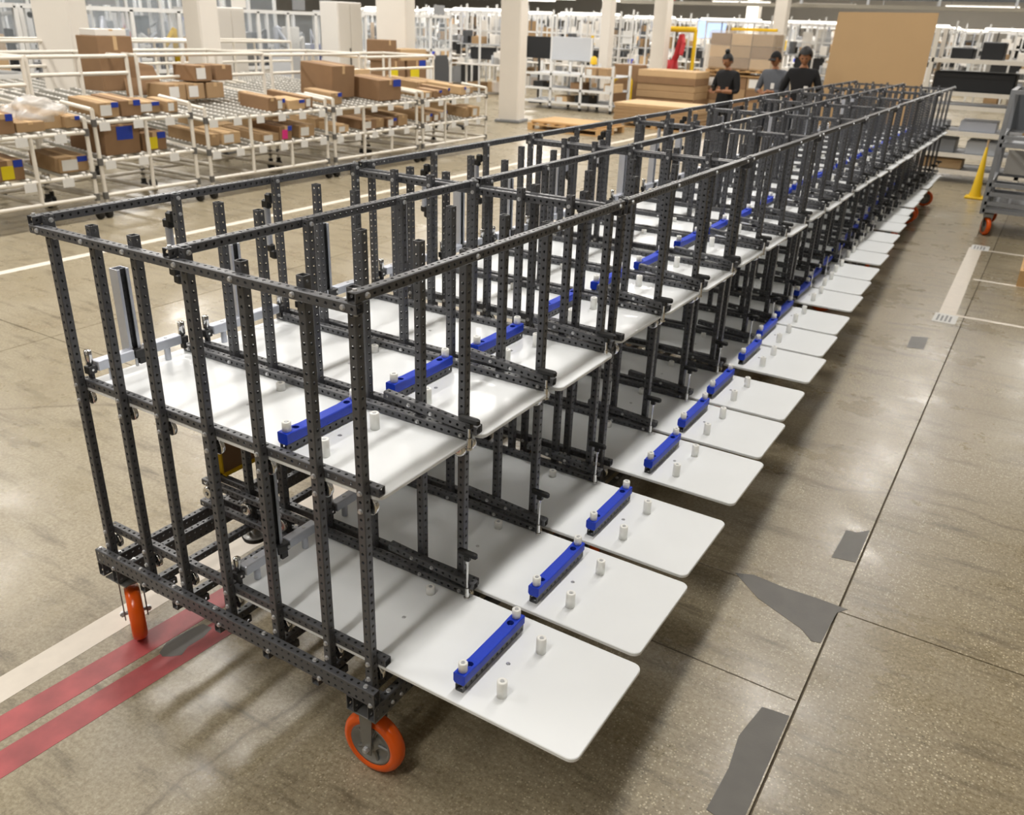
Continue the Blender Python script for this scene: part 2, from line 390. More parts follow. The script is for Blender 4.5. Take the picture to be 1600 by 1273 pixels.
def block_mesh():
    """blue printed block, 12 x 1.45 x 1.3 in, two counterbores in the top, saddle between them"""
    b = MB(); W = .72
    def zt(y):
        a = abs(y); return 1.30 if a > 4.6 else 1.30-.13*(4.6-a)/1.6 if a > 3.0 else 1.17
    ys_ = [-5.95,-5.5,-4.6,-3.4,-3.0,0,3.0,3.4,4.6,5.5,5.95]
    # body section rings
    def ring(y):
        z = zt(y); e = .08
        return [(-W+.18,y,0),(-W,y,.25),(-W,y,z-e),(-W+e,y,z),(W-e,y,z),(W,y,z-e),(W,y,.25),(W-.18,y,0)]
    rs = [ring(y) for y in ys_]
    for k in range(len(rs)-1):
        vs = rs[k]+rs[k+1]; hole = ys_[k] in (-4.6, 3.4)
        fs = []
        for i in range(8):
            if hole and i == 3: continue
            fs.append((i,(i+1)%8,8+(i+1)%8,8+i))
        b.add(vs, fs)
        if hole:
            y0, y1 = ys_[k], ys_[k+1]; yc = (y0+y1)/2; xs_ = W-.08; rr = .42
            outer = [(xs_,yc),(xs_,y1),(0,y1),(-xs_,y1),(-xs_,yc),(-xs_,y0),(0,y0),(xs_,y0)]
            zf = lambda y: zt(y0)+(zt(y1)-zt(y0))*(y-y0)/(y1-y0)
            o3 = [(x,y,zf(y)) for x,y in outer]; i3 = [(rr*math.cos(a*math.pi/4), yc+rr*math.sin(a*math.pi/4), zf(yc+rr*math.sin(a*math.pi/4))) for a in range(8)]
            bot = [(x,y,.55) for x,y,z in i3]
            b.add(o3+i3+bot, [(j,(j+1)%8,8+(j+1)%8,8+j) for j in range(8)])
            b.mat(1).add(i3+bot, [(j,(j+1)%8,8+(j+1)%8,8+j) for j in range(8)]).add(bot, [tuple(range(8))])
            b.mat(2).tube((0,yc,.55),(0,yc,.75),.26,n=8).mat(0)
    b.add(rs[0], [tuple(range(8))]); b.add(rs[-1], [tuple(range(7,-1,-1))])
    return b.scaled(I).mesh('support_block', [MT['blue'], MT['bluedark'], MT['bolt']])
def channel_mesh():
    """upright frosted aluminium channel round a black perforated strip"""
    b = MB(); H = 11.4; o = .8; t = .14
    b.box(-o,o,-o,-o+t,0,H); b.box(-o,o,o-t,o,0,H); b.box(-o,-o+t,-o+t,o-t,0,H)
    b.box(o-t,o,-o+t,-.42,0,H); b.box(o-t,o,.42,o-t,0,H)
    b.mat(1).box(.28,.40,-o+t,o-t,0,H-.05)
    for k in range(11): b.mat(2).tube((.41,0,.6+k),(.44,0,.6+k),.17,n=8)
    return b.scaled(I).mesh('upright_channel', [MT['alu'], MT['blacktube'], MT['black']])
def tray(parent, edge, yc, z, up=True):
    """edge: x of the leading edge; z: top of the plate"""
    t = link('slide_out_tray', TRAY, parent, L_(edge, yc, z))
    S = lambda me, x, y, zz, n: link(n, me, t, (x*I, y*I, zz*I))
    yo = yc-8.5
    f = lambda y: y-8.5
    link('block_tube', perf(12,1,1,'y'), t, (-14.4*I, (f(8.1)-5.5)*I, .5*I))
    S(BLOCK, -14.4, f(8.0), 1.0, 'support_block')
    for y in (2.75, 13.25): S(SP11, -14.4, f(y), 2.3, 'nylon_spacer')
    for y in (4.05, 12.1): S(SP20, -10.4, f(y), 0, 'nylon_spacer')
    S(SP10, -26.8, f(13.7), 0, 'nylon_spacer')
    S(SCREW, 0, 0, 0, 'screws')
    # handle assembly across the back end of the tray
    for y in (4.1, 12.25): S(STAND, -46.1, f(y), 0, 'standoff')
    S(BAR, -46.1, f(8.1), 1.75, 'handle_bar')
    for y in (1.35, 14.85): S(ENDB, -46.1, f(y), 1.75, 'end_bracket')
    S(MIDB, -46.1, f(8.1), 1.75, 'centre_bracket')
    S(CHAN, -46.7, f(7.6), 1.9, 'upright_channel')
    return t
TRAY = tray_mesh(); SP11 = spacer_mesh(1.1,.5); SP20 = spacer_mesh(2.0); SP10 = spacer_mesh(1.0); BLOCK = block_mesh(); CHAN = channel_mesh()
sb = MB()
for x, y in ((-12.4,0),(-26.6,-.2),(-12.4,0)): sb.tube((x,y,0),(x,y,.07),.26,.2,10); sb.tube((x,y,.07),(x,y,.09),.1,.1,8)
SCREW = sb.scaled(I).mesh('screws', MT['bolt'])
STAND = MB().tube((0,0,0),(0,0,1.75),.42,n=14).scaled(I).mesh('standoff', MT['alu'])
bb = MB(); bb.bbox(-.65,.65,-6.1,-1.0,0,1.3,.1).bbox(-.65,.65,1.0,6.1,0,1.3,.1).mat(1)
for y in (-4,4.15): bb.tube((0,y,1.3),(0,y,1.38),.25,n=8)
BAR = bb.scaled(I).mesh('handle_bar', [MT['alu'], MT['bolt']])
eb = MB().bbox(-.5,.5,-.55,.55,-.15,.85,.06).box(-.35,.35,-.2,.2,-.9,-.15).mat(1).lathe((0,0,1.0),(0,0,1),[(-.15,.25),(.1,.25),(.1,.45),(1.75,.45),(1.85,.36),(1.85,0)],14).tube((.5,0,.35),(.52,0,.35),.16,n=8)
ENDB = eb.scaled(I).mesh('end_bracket', [MT['blacktube'], MT['chrome']])
mb_ = MB().bbox(-.6,.8,-.95,.95,.1,1.15,.06).box(-.1,.7,-.4,.55,-.8,.1).mat(1).tube((.2,-.6,-1.1),(.2,-.6,.1),.2,n=8).tube((.95,.5,.7),(1.1,.5,.7),.22,n=6).tube((-.2,-.9,1.2),(-.2,-.9,1.45),.3,n=8)
MIDB = mb_.scaled(I).mesh('centre_bracket', [MT['blacktube'], MT['bolt']])
ROLL = roller_mesh()
# latch handle
tb = MB().bbox(-1.35,1.35,-.32,.32,-.42,.42,.2).bbox(-.38,.38,-.32,.32,-1.0,-.3,.1)
THAND = tb.scaled(I).mesh('t_handle', MT['black'])
tr = MB().tube((0,0,-1.0),(0,0,-6.3),.15,n=8).tube((0,0,-1.0),(0,0,-1.35),.26,n=8).tube((0,0,-4.9),(0,0,-6.2),.27,n=8).tube((0,0,-6.2),(0,0,-6.4),.42,n=6,smooth=False)
TROD = tr.scaled(I).mesh('latch_rod', MT['chrome'])
ts = MB().tube((0,0,-.9),(0,0,-3.4),.15,n=8).tube((0,0,-2.2),(0,0,-3.4),.27,n=8).tube((0,0,-3.4),(0,0,-3.6),.4,n=6,smooth=False)
TRODS = ts.scaled(I).mesh('latch_rod', MT['chrome'])
def latch(parent, y, zrail, z1, z2, hz, short=False):
    """short beam lying on a guide rail, higher at its inner end; T-handle through its outer end"""
    a = math.atan2(z2-z1, 12.0)
    o = link('latch_beam', perf(13,1,1,'x'), parent, L_(35.2, y, z1), (0, -a, 0))
    M = Matrix.Rotation(a, 4, 'Y')
    def loc(x, yy, z):
        v = M @ Vector(((x-35.2)*I, yy*I, (z-z1)*I)); return v
    h = link('t_handle', THAND, o, loc(47.0, -.85, hz), (0, a, 0)); link('latch_rod', TRODS if short else TROD, o, loc(47.0, -.85, hz), (0, a, 0))
    b = MB()
    for x in (3.2, 6.3): b.hexbolt((x,-.5,0), (0,-1,0), .2)
    b.scaled(I).build('bolts', MT['bolt'], o)['kind'] = 'stuff'
def grab_handle(parent, x, y):
    b = MB().bbox(-2.6,-1.1,-.45,.45,-3.2,-1.9,.2).bbox(-1.9,-.5,-.45,.45,-2.4,-.9,.25)
    h = b.scaled(I).build('grab_handle', MT['black'], parent, L_(x, y, 0))
    b = MB().bbox(-2.6,-1.1,-.45,.45,-9.6,-8.4,.2).bbox(-1.9,-.5,-.45,.45,-10.6,-9.2,.25)
    b.scaled(I).build('lower_mount', MT['black'], h)
    MB().tube((-1.9,0,-3.0),(-1.9,0,-8.6),.5,n=14).scaled(I).build('grip_tube', MT['alu'], h)
def caster_parts(parent, x, y, ang, swivel):
    """8 in orange wheel; plate underside at -47, floor at -56.5"""
    b = MB().bbox(-2.1,2.1,-2.1,2.1,-.22,0,.05)
    if swivel: b.lathe((0,0,-.22),(0,0,-1),[(0,1.5),(.2,1.75),(.5,1.75),(.75,1.2),(.75,0)],20)
    # fork legs
    R = Matrix.Rotation(ang, 4, 'Z')
    off = 1.0 if swivel else 0
    for s in (-1,1):
        vs = [(-.9,s*1.35,-.3),(.9,s*1.35,-.3),(off+.55,s*1.35,-6.3),(off-.55,s*1.35,-6.3)]
        vs = [R @ Vector(v) for v in vs]; vs2 = [v+(R @ Vector((0,s*.16,0))) for v in vs]
        b.add(vs+vs2, [(0,1,2,3),(7,6,5,4),(0,4,5,1),(1,5,6,2),(2,6,7,3),(3,7,4,0)])
        b.add([R@Vector(p) for p in ((-1.1,s*1.35,-.22),(1.1,s*1.35,-.22),(1.1,s*1.5,-.5),(-1.1,s*1.5,-.5))], [(0,1,2,3)])
    b.mat(1)
    ax = R @ Vector((0,1,0)); c = R @ Vector((off,0,-5.5))
    b.tube(c-ax*2.0, c+ax*2.0, .26, n=8).tube(c-ax*1.85, c-ax*1.52, .42, n=6, smooth=False).tube(c+ax*1.52, c+ax*1.85, .42, n=6, smooth=False)
    o = b.scaled(I).build('caster', [MT['steel'], MT['bolt']], parent, L_(x, y, -47))
    wmb = MB().lathe(c, ax, [(-.8,2.75),(-.98,3.05),(-.98,3.35),(-.8,3.72),(-.45,3.95),(0,4.0),(.45,3.95),(.8,3.72),(.98,3.35),(.98,3.05),(.8,2.75)], 40)
    wmb.scaled(I).build('wheel_tyre', MT['orange'], o)
    hb = MB().lathe(c, ax, [(-.3,0),(-.95,0),(-.95,.8),(-.35,1.0),(-.3,2.2),(-.82,2.45),(-.82,2.78),(.82,2.78),(.82,2.45),(.3,2.2),(.35,1.0),(.95,.8),(.95,0)], 32)
    for k in range(5):
        aa = k*2*math.pi/5; e1 = R @ Vector((1,0,0)); e2 = Vector((0,0,1)); dv = e1*math.cos(aa)+e2*math.sin(aa)
        hb.tube(c+dv*.7-ax*.45, c+dv*2.4-ax*.45, .22, n=6)
    hb.scaled(I).build('wheel_hub', MT['steel'], o)
    return o

def make_cart():
    root = empty('tube_cart', (CX*I, CY*I, 0))
    P = lambda n, me, x, y, z: link(n, me, root, L_(x,y,z))
    post = perf(46,1,1,'z')
    for yr in ROWS:
        for x in POSTS: P('post', post, x, yr, -44)
    cr = perf(48,1,1,'x')
    P('cross_rail', cr, -1, -1, 0); P('cross_rail', cr, -1, 52, 0)
    lr = perf(54,1,1,'y')
    for x in (-1,22,46): P('top_rail', lr, x, -1, 1)
    gr = perf(47,1,1,'x')
    for z in (-19,-40):
        for y in (1,16,18,33,35,50): P('guide_rail', gr, 0, y, z)
    br = perf(48,1,2,'x')
    P('base_cross_rail', br, -1, -1, -43.7); P('base_cross_rail', br, -1, 52, -43.7)
    bl = perf(54,1,2,'y')
    for x in (-1,2,43,46): P('base_rail', bl, x, -1, -45.7)
    sl = perf(54,1,1,'y')
    for x in (7.8,14.1,21.9,30.1,37.9):
        P('floor_rail', sl, x, -1, -45.2)
        P('rail_stub', perf(3,1,1,'y'), x+.2, .6, -46.3)
    for yr in (16,18,33,35): P('base_cross_rail', perf(48,1,1,'x'), -1, yr, -43.9)
    for yr in ROWS:
        sides = [s for s in (-1,1) if not (yr == 0 and s < 0) and not (yr == 51 and s > 0)]
        for s in sides:
            for x in POSTS:
                for z in (-21,-42): P('guide_roller', ROLL, x, yr+s*1.0, z)
    # bolts, one mesh
    b = MB(); A = lambda x,y,z,ax,rr=.24: b.hexbolt((x-CX,y-CY,z+FZ), ax, rr)
    for x in POSTS:
        A(x,-1.5,0,(0,-1,0)); A(x,.5,0,(0,1,0),.2); A(x,50.5,0,(0,-1,0)); A(x,52.5,0,(0,1,0))
        for z in (-19,-21,-40,-42): A(x,-.5,z,(0,-1,0))
        A(x,-.5,-43.1,(0,-1,0),.2)
        for yr in (17,34):
            for z in (-19,-40):
                A(x+.6,yr-1.5,z,(0,-1,0),.2)
                A(x,yr+1.5,z,(0,1,0),.2)
    for x in (-1,22,46):
        for y in (-1,52): A(x,y,1.5,(0,0,1)); A(x,y,-.5,(0,0,-1),.2)
    for y in ROWS:
        A(46.5,y,1,(1,0,0)); A(.5,y,1,(1,0,0)); A(23.5,y,1,(1,0,0)); A(-1.5,y,1,(-1,0,0))
        A(.5,y,-1,(1,0,0),.2)
    for x in (2,46): A(x,-1.5,-44.4,(0,-1,0))
    for x in (8.3,14.8,22.3,30.6,38.6): A(x,-1.5,-44.4,(0,-1,0)); A(x-1,-1.0,-42.7,(0,0,1))
    for x in (-1,3,45): A(x,-1.0,-42.7,(0,0,1))
    for x in (-1,2,43,46): A(x,1.5,-44.7,(0,0,1)); A(x,5,-44.7,(0,0,1))
    for y in (1.5,3): A(46.5,y,-46,(1,0,0),.2)
    b.scaled(I).build('bolts', MT['bolt'], root)['kind'] = 'stuff'
    for y in (16,33,50):
        latch(root, y, -19, -17.0, -18.0, -16.6, True)
        latch(root, y, -40, -37.9, -38.7, -33.9)
    for y in (17,34): grab_handle(root, -.3, y)
    for y in (.9,50.1):
        caster_parts(root, 44.2, y, .05, False)
        caster_parts(root, 1.2, y, math.radians(-30), True)
    # foot brake pad between the base rails, left side
    fb = MB().lathe((0,0,0),(0,0,1),[(0,0),(0,1.9),(.5,2.1),(.7,1.9)],20).mat(1).lathe((0,0,.7),(0,0,1),[(0,1.9),(.2,1.2),(1.0,.9),(1.0,0)],18).bbox(-.8,.8,-.8,.8,1.2,3.4,.1).tube((0,-1.4,1.4),(0,1.4,1.4),.3,n=8)
    fb.scaled(I).build('foot_brake', [MT['rubber'], MT['steel']], root, L_(-.4, 24.0, -54.3))
    st = MB().box(-.5,.5,-.5,.5,0,4.4).scaled(I).build('brake_stem', MT['tube'], root, L_(-.4,24.0,-50.9))
    return root

UP = [(46.6,47.2,47.8),(46.4,46.9,47.3),(46.9,47.3,47.6),(47.0,47.5,47.2),(47.2,47.0,47.5),(47.6,47.4,47.8),(47.3,47.5,47.6),(47.4,47.2,47.6)]
LO = [(69.45,68.3,67.3),(66.6,65.4,64.5),(63.7,62.3,61.5),(60.6,59.5,58.7),(57.8,56.6,55.7),(54.6,53.4,52.3),(51.4,50.9,50.2),(49.6,49.2,49.0)]
OX = [0,0,-.1,-.25,-.55,-.8,-.7,-.4]
PITCH = 54.95
ORD = ['nearest cart, first of the long row','second cart of the row','third cart of the row','fourth cart of the row','fifth cart of the row','sixth cart of the row','seventh cart of the row','farthest cart, last of the row']
first = make_cart()
carts = [first]+[copy_tree(first) for _ in range(7)]
for k, c in enumerate(carts):
    c.location = ((CX+OX[k])*I, (CY+PITCH*k)*I, 0)
    tag(c, 'dark grey perforated tube cart with white slide-out trays, '+ORD[k], 'cart', 'tray carts parked end to end')
    for j, y in enumerate((8.5,25.5,42.5)):
        tray(c, UP[k][j]-OX[k], y, -19.5); tray(c, LO[k][j]-OX[k], y, -40.5)
yb = MB().box(-.055,.012,0,.006,0,.28).box(-.055,.03,.0,.24,0,.006).mat(1).box(.006,.012,.006,.24,.006,.20).box(-.055,.012,.234,.24,0,.28).box(-.055,-.049,.006,.24,0,.28)
yb = yb.build('open_bin', [MT['yellow'], MT['card2']], None, (.02, 18.0*I, (-39.49+FZ)*I)); tag(yb, 'small yellow open bin standing on a guide rail low inside the nearest cart', 'bin')
ORDN = 'first second third fourth fifth sixth seventh eighth ninth tenth eleventh twelfth thirteenth fourteenth fifteenth sixteenth seventeenth eighteenth nineteenth twentieth'.split()

# ------------------------------------------------------------------ columns
def column(x, y, wd, label, two=False, rz=0, guard=0):
    o = MB().bbox(-wd/2,wd/2,-wd/2,wd/2,0,7.2,.02).build('building_column', MT['column'], None, (x,y,0), (0,0,rz))
    tag(o, label, 'column')
    MB().bbox(-wd/2-.06,wd/2+.06,-wd/2-.06,wd/2+.06,0,.06,.01).build('base_plate', MT['grey'], o)
    if guard: MB().bbox(-wd/2-.03,wd/2+.03,-wd/2-.03,wd/2+.03,.06,guard,.02).build('column_guard', MT['columng'], o)
    return o
column(-9.9, 6.38, .52, 'broad cream column behind the leftmost pipe rack', rz=.5)
column(-8.75, 7.85, .36, 'bright cream column behind the stacked cartons of the second pipe rack')
column(-9.5, 13.3, .62, 'broad cream and grey column behind the yellow-stickered cartons', rz=.35)
column(-8.05, 15.5, .46, 'thick cream column whose foot stands open on the floor by the wooden pallet', rz=.2)
column(-9.0, 22.0, .3, 'slim cream column behind the white shelf of cartons')
column(-8.3, 24.2, .42, 'cream column beside the yellow robot frame')
column(-4.9, 24.5, .34, 'white column behind the two people standing together')
column(-9.6, 37, .5, 'distant cream column above the wrapped carton stack')
column(-19, 33, .5, 'distant cream column left of the far workstations')
column(6.5, 22, .4, 'cream column behind the right hand shelving')

# ------------------------------------------------------------------ cartons
def carton(x, y, z, dx, dy, dz, m='card', rz=0, tilt=0, face='+x', lab=True, bt=False, stick=None, label=None, group=None, cat='box', open_=False):
    """origin at the middle of the base; printed face towards +x or -y"""
    b = MB().bbox(-dx/2,dx/2,-dy/2,dy/2,0,dz,min(.006,dz*.05))
    o = b.build('carton', MT[m], None, (x,y,z), (0,tilt,rz))
    # closing seam tape over the top
    MB().box(-dx/2-.001,dx/2+.001,-.025,.025,dz,dz+.0015).box(dx/2,dx/2+.0015,-.025,.025,dz*.75,dz).build('sealing_tape', MT['card3'], o)
    def patch(name, mm, u0, u1, v0, v1, k=1):
        if face == '+x': MB().box(dx/2,dx/2+.002*k,u0*dy-dy/2,u1*dy-dy/2,v0*dz,v1*dz).build(name, MT[mm], o)
        else: MB().box(u0*dx-dx/2,u1*dx-dx/2,-dy/2-.002*k,-dy/2,v0*dz,v1*dz).build(name, MT[mm], o)
    if lab: patch('paper_label', 'paper', .1, .62, .15, .85)
    if stick == 'btape': patch('tape_patch', stick, .35, .8, .5, .95, 2)
    elif stick: patch('sticker', stick, .15, .6, .1, .75, 2)
    if bt: patch('tape_flag', 'btape', .62, .95, .66, 1.0, 3)
    if open_:
        MB().box(-dx/2,-dx/2+.006,-dy/2,dy/2,dz,dz+dx*.45,).build('flap', MT[m], o)
    tag(o, label, cat, group); return o

# ------------------------------------------------------------------ white pipe flow racks
def flow_rack(name_label, x0, x1, y0, y1, zl, zu, ztop, slope=.07, tracks=6):
    """open side at x0 (towards the carts); lanes climb towards x1"""
    root = empty('flow_rack', ((x0+x1)/2,(y0+y1)/2,0)); tag(root, name_label, 'rack', 'pipe flow racks')
    ox, oy = (x0+x1)/2,(y0+y1)/2; R = .021
    X0, X1, Y0, Y1 = x0-ox, x1-ox, y0-oy, y1-oy
    xm = (X0+X1)/2
    for yy in (Y0,Y1):
        for xx in (X0,xm,X1):
            zt = ztop if xx != X0 else zu+.08
            MB().tube((xx,yy,.12),(xx,yy,zt),R,n=8).build('upright', MT['pipe'], root)
            k = MB().tube((xx,yy,.15),(xx,yy,.09),.03,n=8).lathe((xx,yy,.055),(0,1,0),[(-.02,0),(-.02,.055),(.02,.055),(.02,0)],14)
            k.build('castor', MT['rubber'], root)
    # frame of the upper back part and the rails, each rail its own pipe
    def pipe(a, b, n='rail'): MB().tube(a,b,R,n=8).build(n, MT['pipe'], root)
    for zz in (.23,): pipe((X0,Y0,zz),(X0,Y1,zz)); pipe((X1,Y0,zz),(X1,Y1,zz))
    for yy in (Y0,Y1):
        pipe((X0,yy,.23),(X1,yy,.23)); pipe((X0,yy,zl-.05),(X1,yy,zl-.05+(X0-X1)*slope)); pipe((X0,yy,zu-.05),(X1,yy,zu-.05+(X0-X1)*slope))
        pipe((xm,yy,ztop),(X1,yy,ztop))
        pipe((X0,yy,zu+.08),(X0-.5,yy,zu+.12))
    pipe((xm,Y0,ztop),(xm,Y1,ztop)); pipe((X1,Y0,ztop),(X1,Y1,ztop)); pipe((xm,Y0,zu+.34),(xm,Y1,zu+.34))
    pipe((X0,Y0,zl-.05),(X0,Y1,zl-.05)); pipe((X0,Y0,zu-.05),(X0,Y1,zu-.05))
    pipe((xm,Y0,zl-.05+(X0-xm)*slope),(xm,Y1,zl-.05+(X0-xm)*slope)); pipe((xm,Y0,zu-.05+(X0-xm)*slope),(xm,Y1,zu-.05+(X0-xm)*slope))
    pipe((X1,Y0,.55),(X1,Y1,.55)); pipe((xm,Y0,.23),(xm,Y1,.23)); pipe((X0,Y0,.40),(X1,Y0,.40)); pipe((X0,Y1,.40),(X1,Y1,.40))
    nu = int((y1-y0)/.55)
    for i in range(1,nu):
        yy = Y0+(Y1-Y0)*i/nu
        pipe((X0,yy,.23),(X0,yy,zl-.05),'short_upright'); pipe((X0,yy,.23),(X1,yy,.23),'cross_pipe'); pipe((xm,yy,zl),(xm,yy,zu-.05),'short_upright')
        if i % 2: pipe((X0+.0,yy,zl-.05),(X0,yy,zu-.05),'short_upright'); pipe((xm,yy,zu),(xm,yy,ztop),'short_upright')
    n = max(3, int((y1-y0)/.17))
    for z in (zl, zu):
        for i in range(n):
            yy = Y0+(i+.5)*(Y1-Y0)/n
            b = MB(); a = (X0+.02, yy, z-.035); c = (X1, yy, z-.035+(X0-X1)*slope)
            dv = Vector(c)-Vector(a); M = Matrix.Translation(a) @ Matrix.Rotation(math.atan2(dv.z,-dv.x),4,'Y')
            Ln = dv.length
            b.box(-Ln,0,-.022,-.016,-.012,.018,M).box(-Ln,0,.016,.022,-.012,.018,M).box(-Ln,0,-.016,.016,-.012,-.006,M)
            b.mat(1)
            for q in range(int(Ln/.07)):
                b.lathe(M @ Vector((-q*.07-.03,-.014,.012)), (0,1,0), [(0,0),(0,.016),(.028,.016),(.028,0)], 6)
            b.build('roller_track', [MT['roller'], MT['white']], root)
    for i in range(n):
        if i % 2 == 0:
            for z in (zl, zu):
                yy = Y0+(i+.5)*(Y1-Y0)/n
                MB().box(X0+.022,X0+.026,yy-.06,yy+.06,z-.13,z-.05).build('lane_card', MT['paper'], root)
    cb = MB()
    for yy in (Y0,Y1):
        for xx in (X0,xm,X1):
            for z in (.23,zl-.05,zu-.05):
                cb.tube((xx,yy,z-.035+0*(X0-xx)*slope),(xx,yy,z+.035),.029,n=8)
    cb.build('pipe_connectors', MT['conn'], root)['kind'] = 'stuff'
    return root
RK = [('first', -5.9,-7.7,2.75,3.92,.50,.92,1.52),('second',-5.9,-7.9,4.02,5.2,.62,1.00,1.52),('third',-5.9,-8.1,5.4,7.35,.58,.93,1.52),
      ('fourth',-5.9,-8.1,7.5,9.3,.58,.93,1.50),('fifth',-5.9,-8.1,9.45,11.2,.58,.93,1.45)]
for nm, x0,x1,y0,y1,zl,zu,zt in RK:
    flow_rack('cream pipe flow rack, %s from the left along the white floor line'%nm, x0,x1,y0,y1,zl,zu,zt)
for i,(y0,y1) in enumerate(((4.6,6.6),(6.75,8.6),(8.8,10.8))):
    flow_rack('cream pipe flow rack, %s from the left in the rear rank behind the front racks'%('first second third'.split()[i]), -9.0,-10.9,y0,y1,.5,.9,1.56)
SL = .07
def on_lane(rx0, z, depth, dx): return z+depth*SL
rr = random.Random(3)
def lane_boxes(nm, lev, x0, y0, y1, z, hmax, skip=()):
    y = y0+.08
    grp = 'cartons on the %s lanes of the %s pipe rack'%(lev, nm); ci = 0
    while y < y1-.15:
        wd = rr.choice((.16,.2,.24,.3)); dx = rr.choice((.35,.5,.7)); h = rr.uniform(.09,hmax); 
        if y+wd > y1-.04: break
        if not any(a < y+wd/2 < b for a,b in skip) and rr.random() < .86:
            back = rr.choice((0.02,0.02,.05,.12))
            cx = x0-back-dx/2
            bt = rr.random() < .45; ci += 1
            carton(cx, y+wd/2, z-.015+(x0-cx)*SL-dx/2*SL*0, dx, wd-.02, h, rr.choice(('card','card','card2','card3')), tilt=math.atan(SL), lab=rr.random()<.6, bt=bt,
                   label='%s carton from the left, front of the %s lanes of the %s pipe rack'%(ORDN[ci-1], lev, nm), group=grp)
            if rr.random() < .6:
                dx2 = rr.choice((.5,.8)); c2 = cx-dx/2-.06-dx2/2
                carton(c2, y+wd/2, z-.015+(x0-c2)*SL, dx2, wd-.03, h*rr.uniform(.7,1.3), rr.choice(('card','card3','card3')), tilt=math.atan(SL), lab=False,
                   label='carton lying behind the %s front carton on the %s lanes, %s pipe rack'%(ORDN[ci-1], lev, nm), group=grp)
        y += wd+.015
for nm,x0,x1,y0,y1,zl,zu,zt in RK[2:]:
    lane_boxes(nm,'lower',x0,y0,y1,zl,.17,((6.45,6.85),)); lane_boxes(nm,'upper',x0,y0,y1,zu,.16,((5.6,6.4),(7.9,9.1),) )
lane_boxes('first','upper',-5.9,2.85,3.85,.92,.14,((3.0,3.3),(3.7,3.9))); lane_boxes('second','upper',-5.9,4.05,5.15,1.0,.13,((4.1,4.7),))
# the cartons one can pick out
T = math.atan(SL)
carton(-6.2,3.12,.50,.5,.26,.19,'card2',tilt=T,lab=False,bt=True,stick='ytape',label='carton with a yellow sticker and blue tape at the far left edge, low lane')
carton(-6.2,3.86-.1,.51,.5,.32,.15,'card',tilt=T,bt=True,label='low carton with white label and blue tape under the big plastic bag')
carton(-6.15,3.14,.92,.4,.2,.18,'card2',tilt=T,lab=False,bt=True,label='carton with blue tape on the upper lane cut by the left edge of the frame')
carton(-6.15,3.83,.93,.4,.16,.11,'card',tilt=T,lab=False,bt=True,label='small carton with blue tape right beside the big plastic bag')
carton(-6.25,4.34,.63,.6,.42,.30,'card2',tilt=T,lab=False,bt=False,stick='btape',label='large brown carton with a wide patch of blue tape on the second pipe rack')
carton(-6.2,4.73,.63,.5,.3,.19,'card2',tilt=T,lab=False,bt=True,stick='ytape',label='carton with yellow sticker and blue tape beside the large brown carton')
carton(-6.2,4.24,1.0,.5,.24,.15,'card',tilt=T,bt=True,label='labelled carton with blue tape above the large brown carton, left one')
carton(-6.2,4.5,1.0,.5,.24,.16,'card2',tilt=T,lab=False,bt=True,label='brown carton with blue tape above the large brown carton, right one')
carton(-7.45,5.33,1.115,.4,.46,.60,'card2',lab=False,label='tall open carton standing high between the second and third pipe racks, tallest one',open_=False)
carton(-7.45,5.33,1.717,.3,.4,.07,'white',lab=False,label='flat white carton lying on the tall open carton')
# stack on the third rack
st = [( -6.9,5.68,1.0,'paper'),(-6.9,5.96,1.0,'paper'),(-6.9,6.26,1.0,None),(-6.9,6.1,1.2,'paper'),(-6.9,6.42,1.2,None)]
for i,(x,y,z,l_) in enumerate(st):
    carton(x,y,z+.03,.4,.26,.18,'card' if i<3 else 'card2',lab=bool(l_),label=('carton in the %s of the small stack before the bright column, %s'%(('lower tier','upper tier')[i>2],('left','middle','right','left','right')[i])))
o = MB().add([(0,0,0),(0,.55,0),(-.12,.5,.32),(-.12,.06,.42),(.006,0,0),(.006,.55,0),(-.114,.5,.32),(-.114,.06,.42)],[(0,1,2,3),(7,6,5,4),(0,4,5,1),(1,5,6,2),(2,6,7,3),(3,7,4,0)]).build('cardboard_flap', MT['card2'], None, (-7.2,5.35,1.06)); tag(o,'bent cardboard flap standing behind the small stack of cartons','cardboard')
carton(-6.15,6.62,.58,.5,.2,.17,'card2',tilt=T,lab=False,bt=True,stick='pink',label='low carton with a bright pink sticker and blue tape')
carton(-6.6,8.15,.99,.6,.46,.42,'card2',tilt=T,lab=False,label='tall brown carton on the fourth pipe rack')
carton(-6.25,8.75,.95,.6,.5,.28,'card2',tilt=T,lab=False,bt=True,label='wide brown carton with blue tape on the fourth pipe rack')
carton(-7.2,9.2,1.03,.5,.6,.25,'card3',lab=False,label='pale carton behind the wide brown carton')
# cartons with yellow stickers on their own stand
root = empty('carton_stand', (-9.0,12.4,0)); tag(root,'grey stand carrying the yellow-stickered cartons','stand')
MB().bbox(-.5,.5,-.75,.75,.80,.86,.01).build('shelf', MT['grey'], root)
for sx in (-.46,.46):
    for sy in (-.7,.7): MB().box(sx-.02,sx+.02,sy-.02,sy+.02,0,.8).build('leg', MT['grey'], root)
carton(-8.75,12.1,.86,.4,.55,.42,'card2',lab=False,stick='ytape',label='left brown carton with yellow sticker on the grey stand')
carton(-8.75,12.75,.86,.4,.6,.42,'card2',lab=False,stick='ytape',bt=True,label='right brown carton with yellow sticker on the grey stand')
carton(-8.8,12.65,1.281,.5,.8,.2,'card3',lab=False,label='long pale carton lying on top of the yellow-stickered cartons')
carton(-8.8,12.0,1.281,.4,.4,.36,'card2',lab=False,label='upright carton on top left of the yellow-stickered cartons')
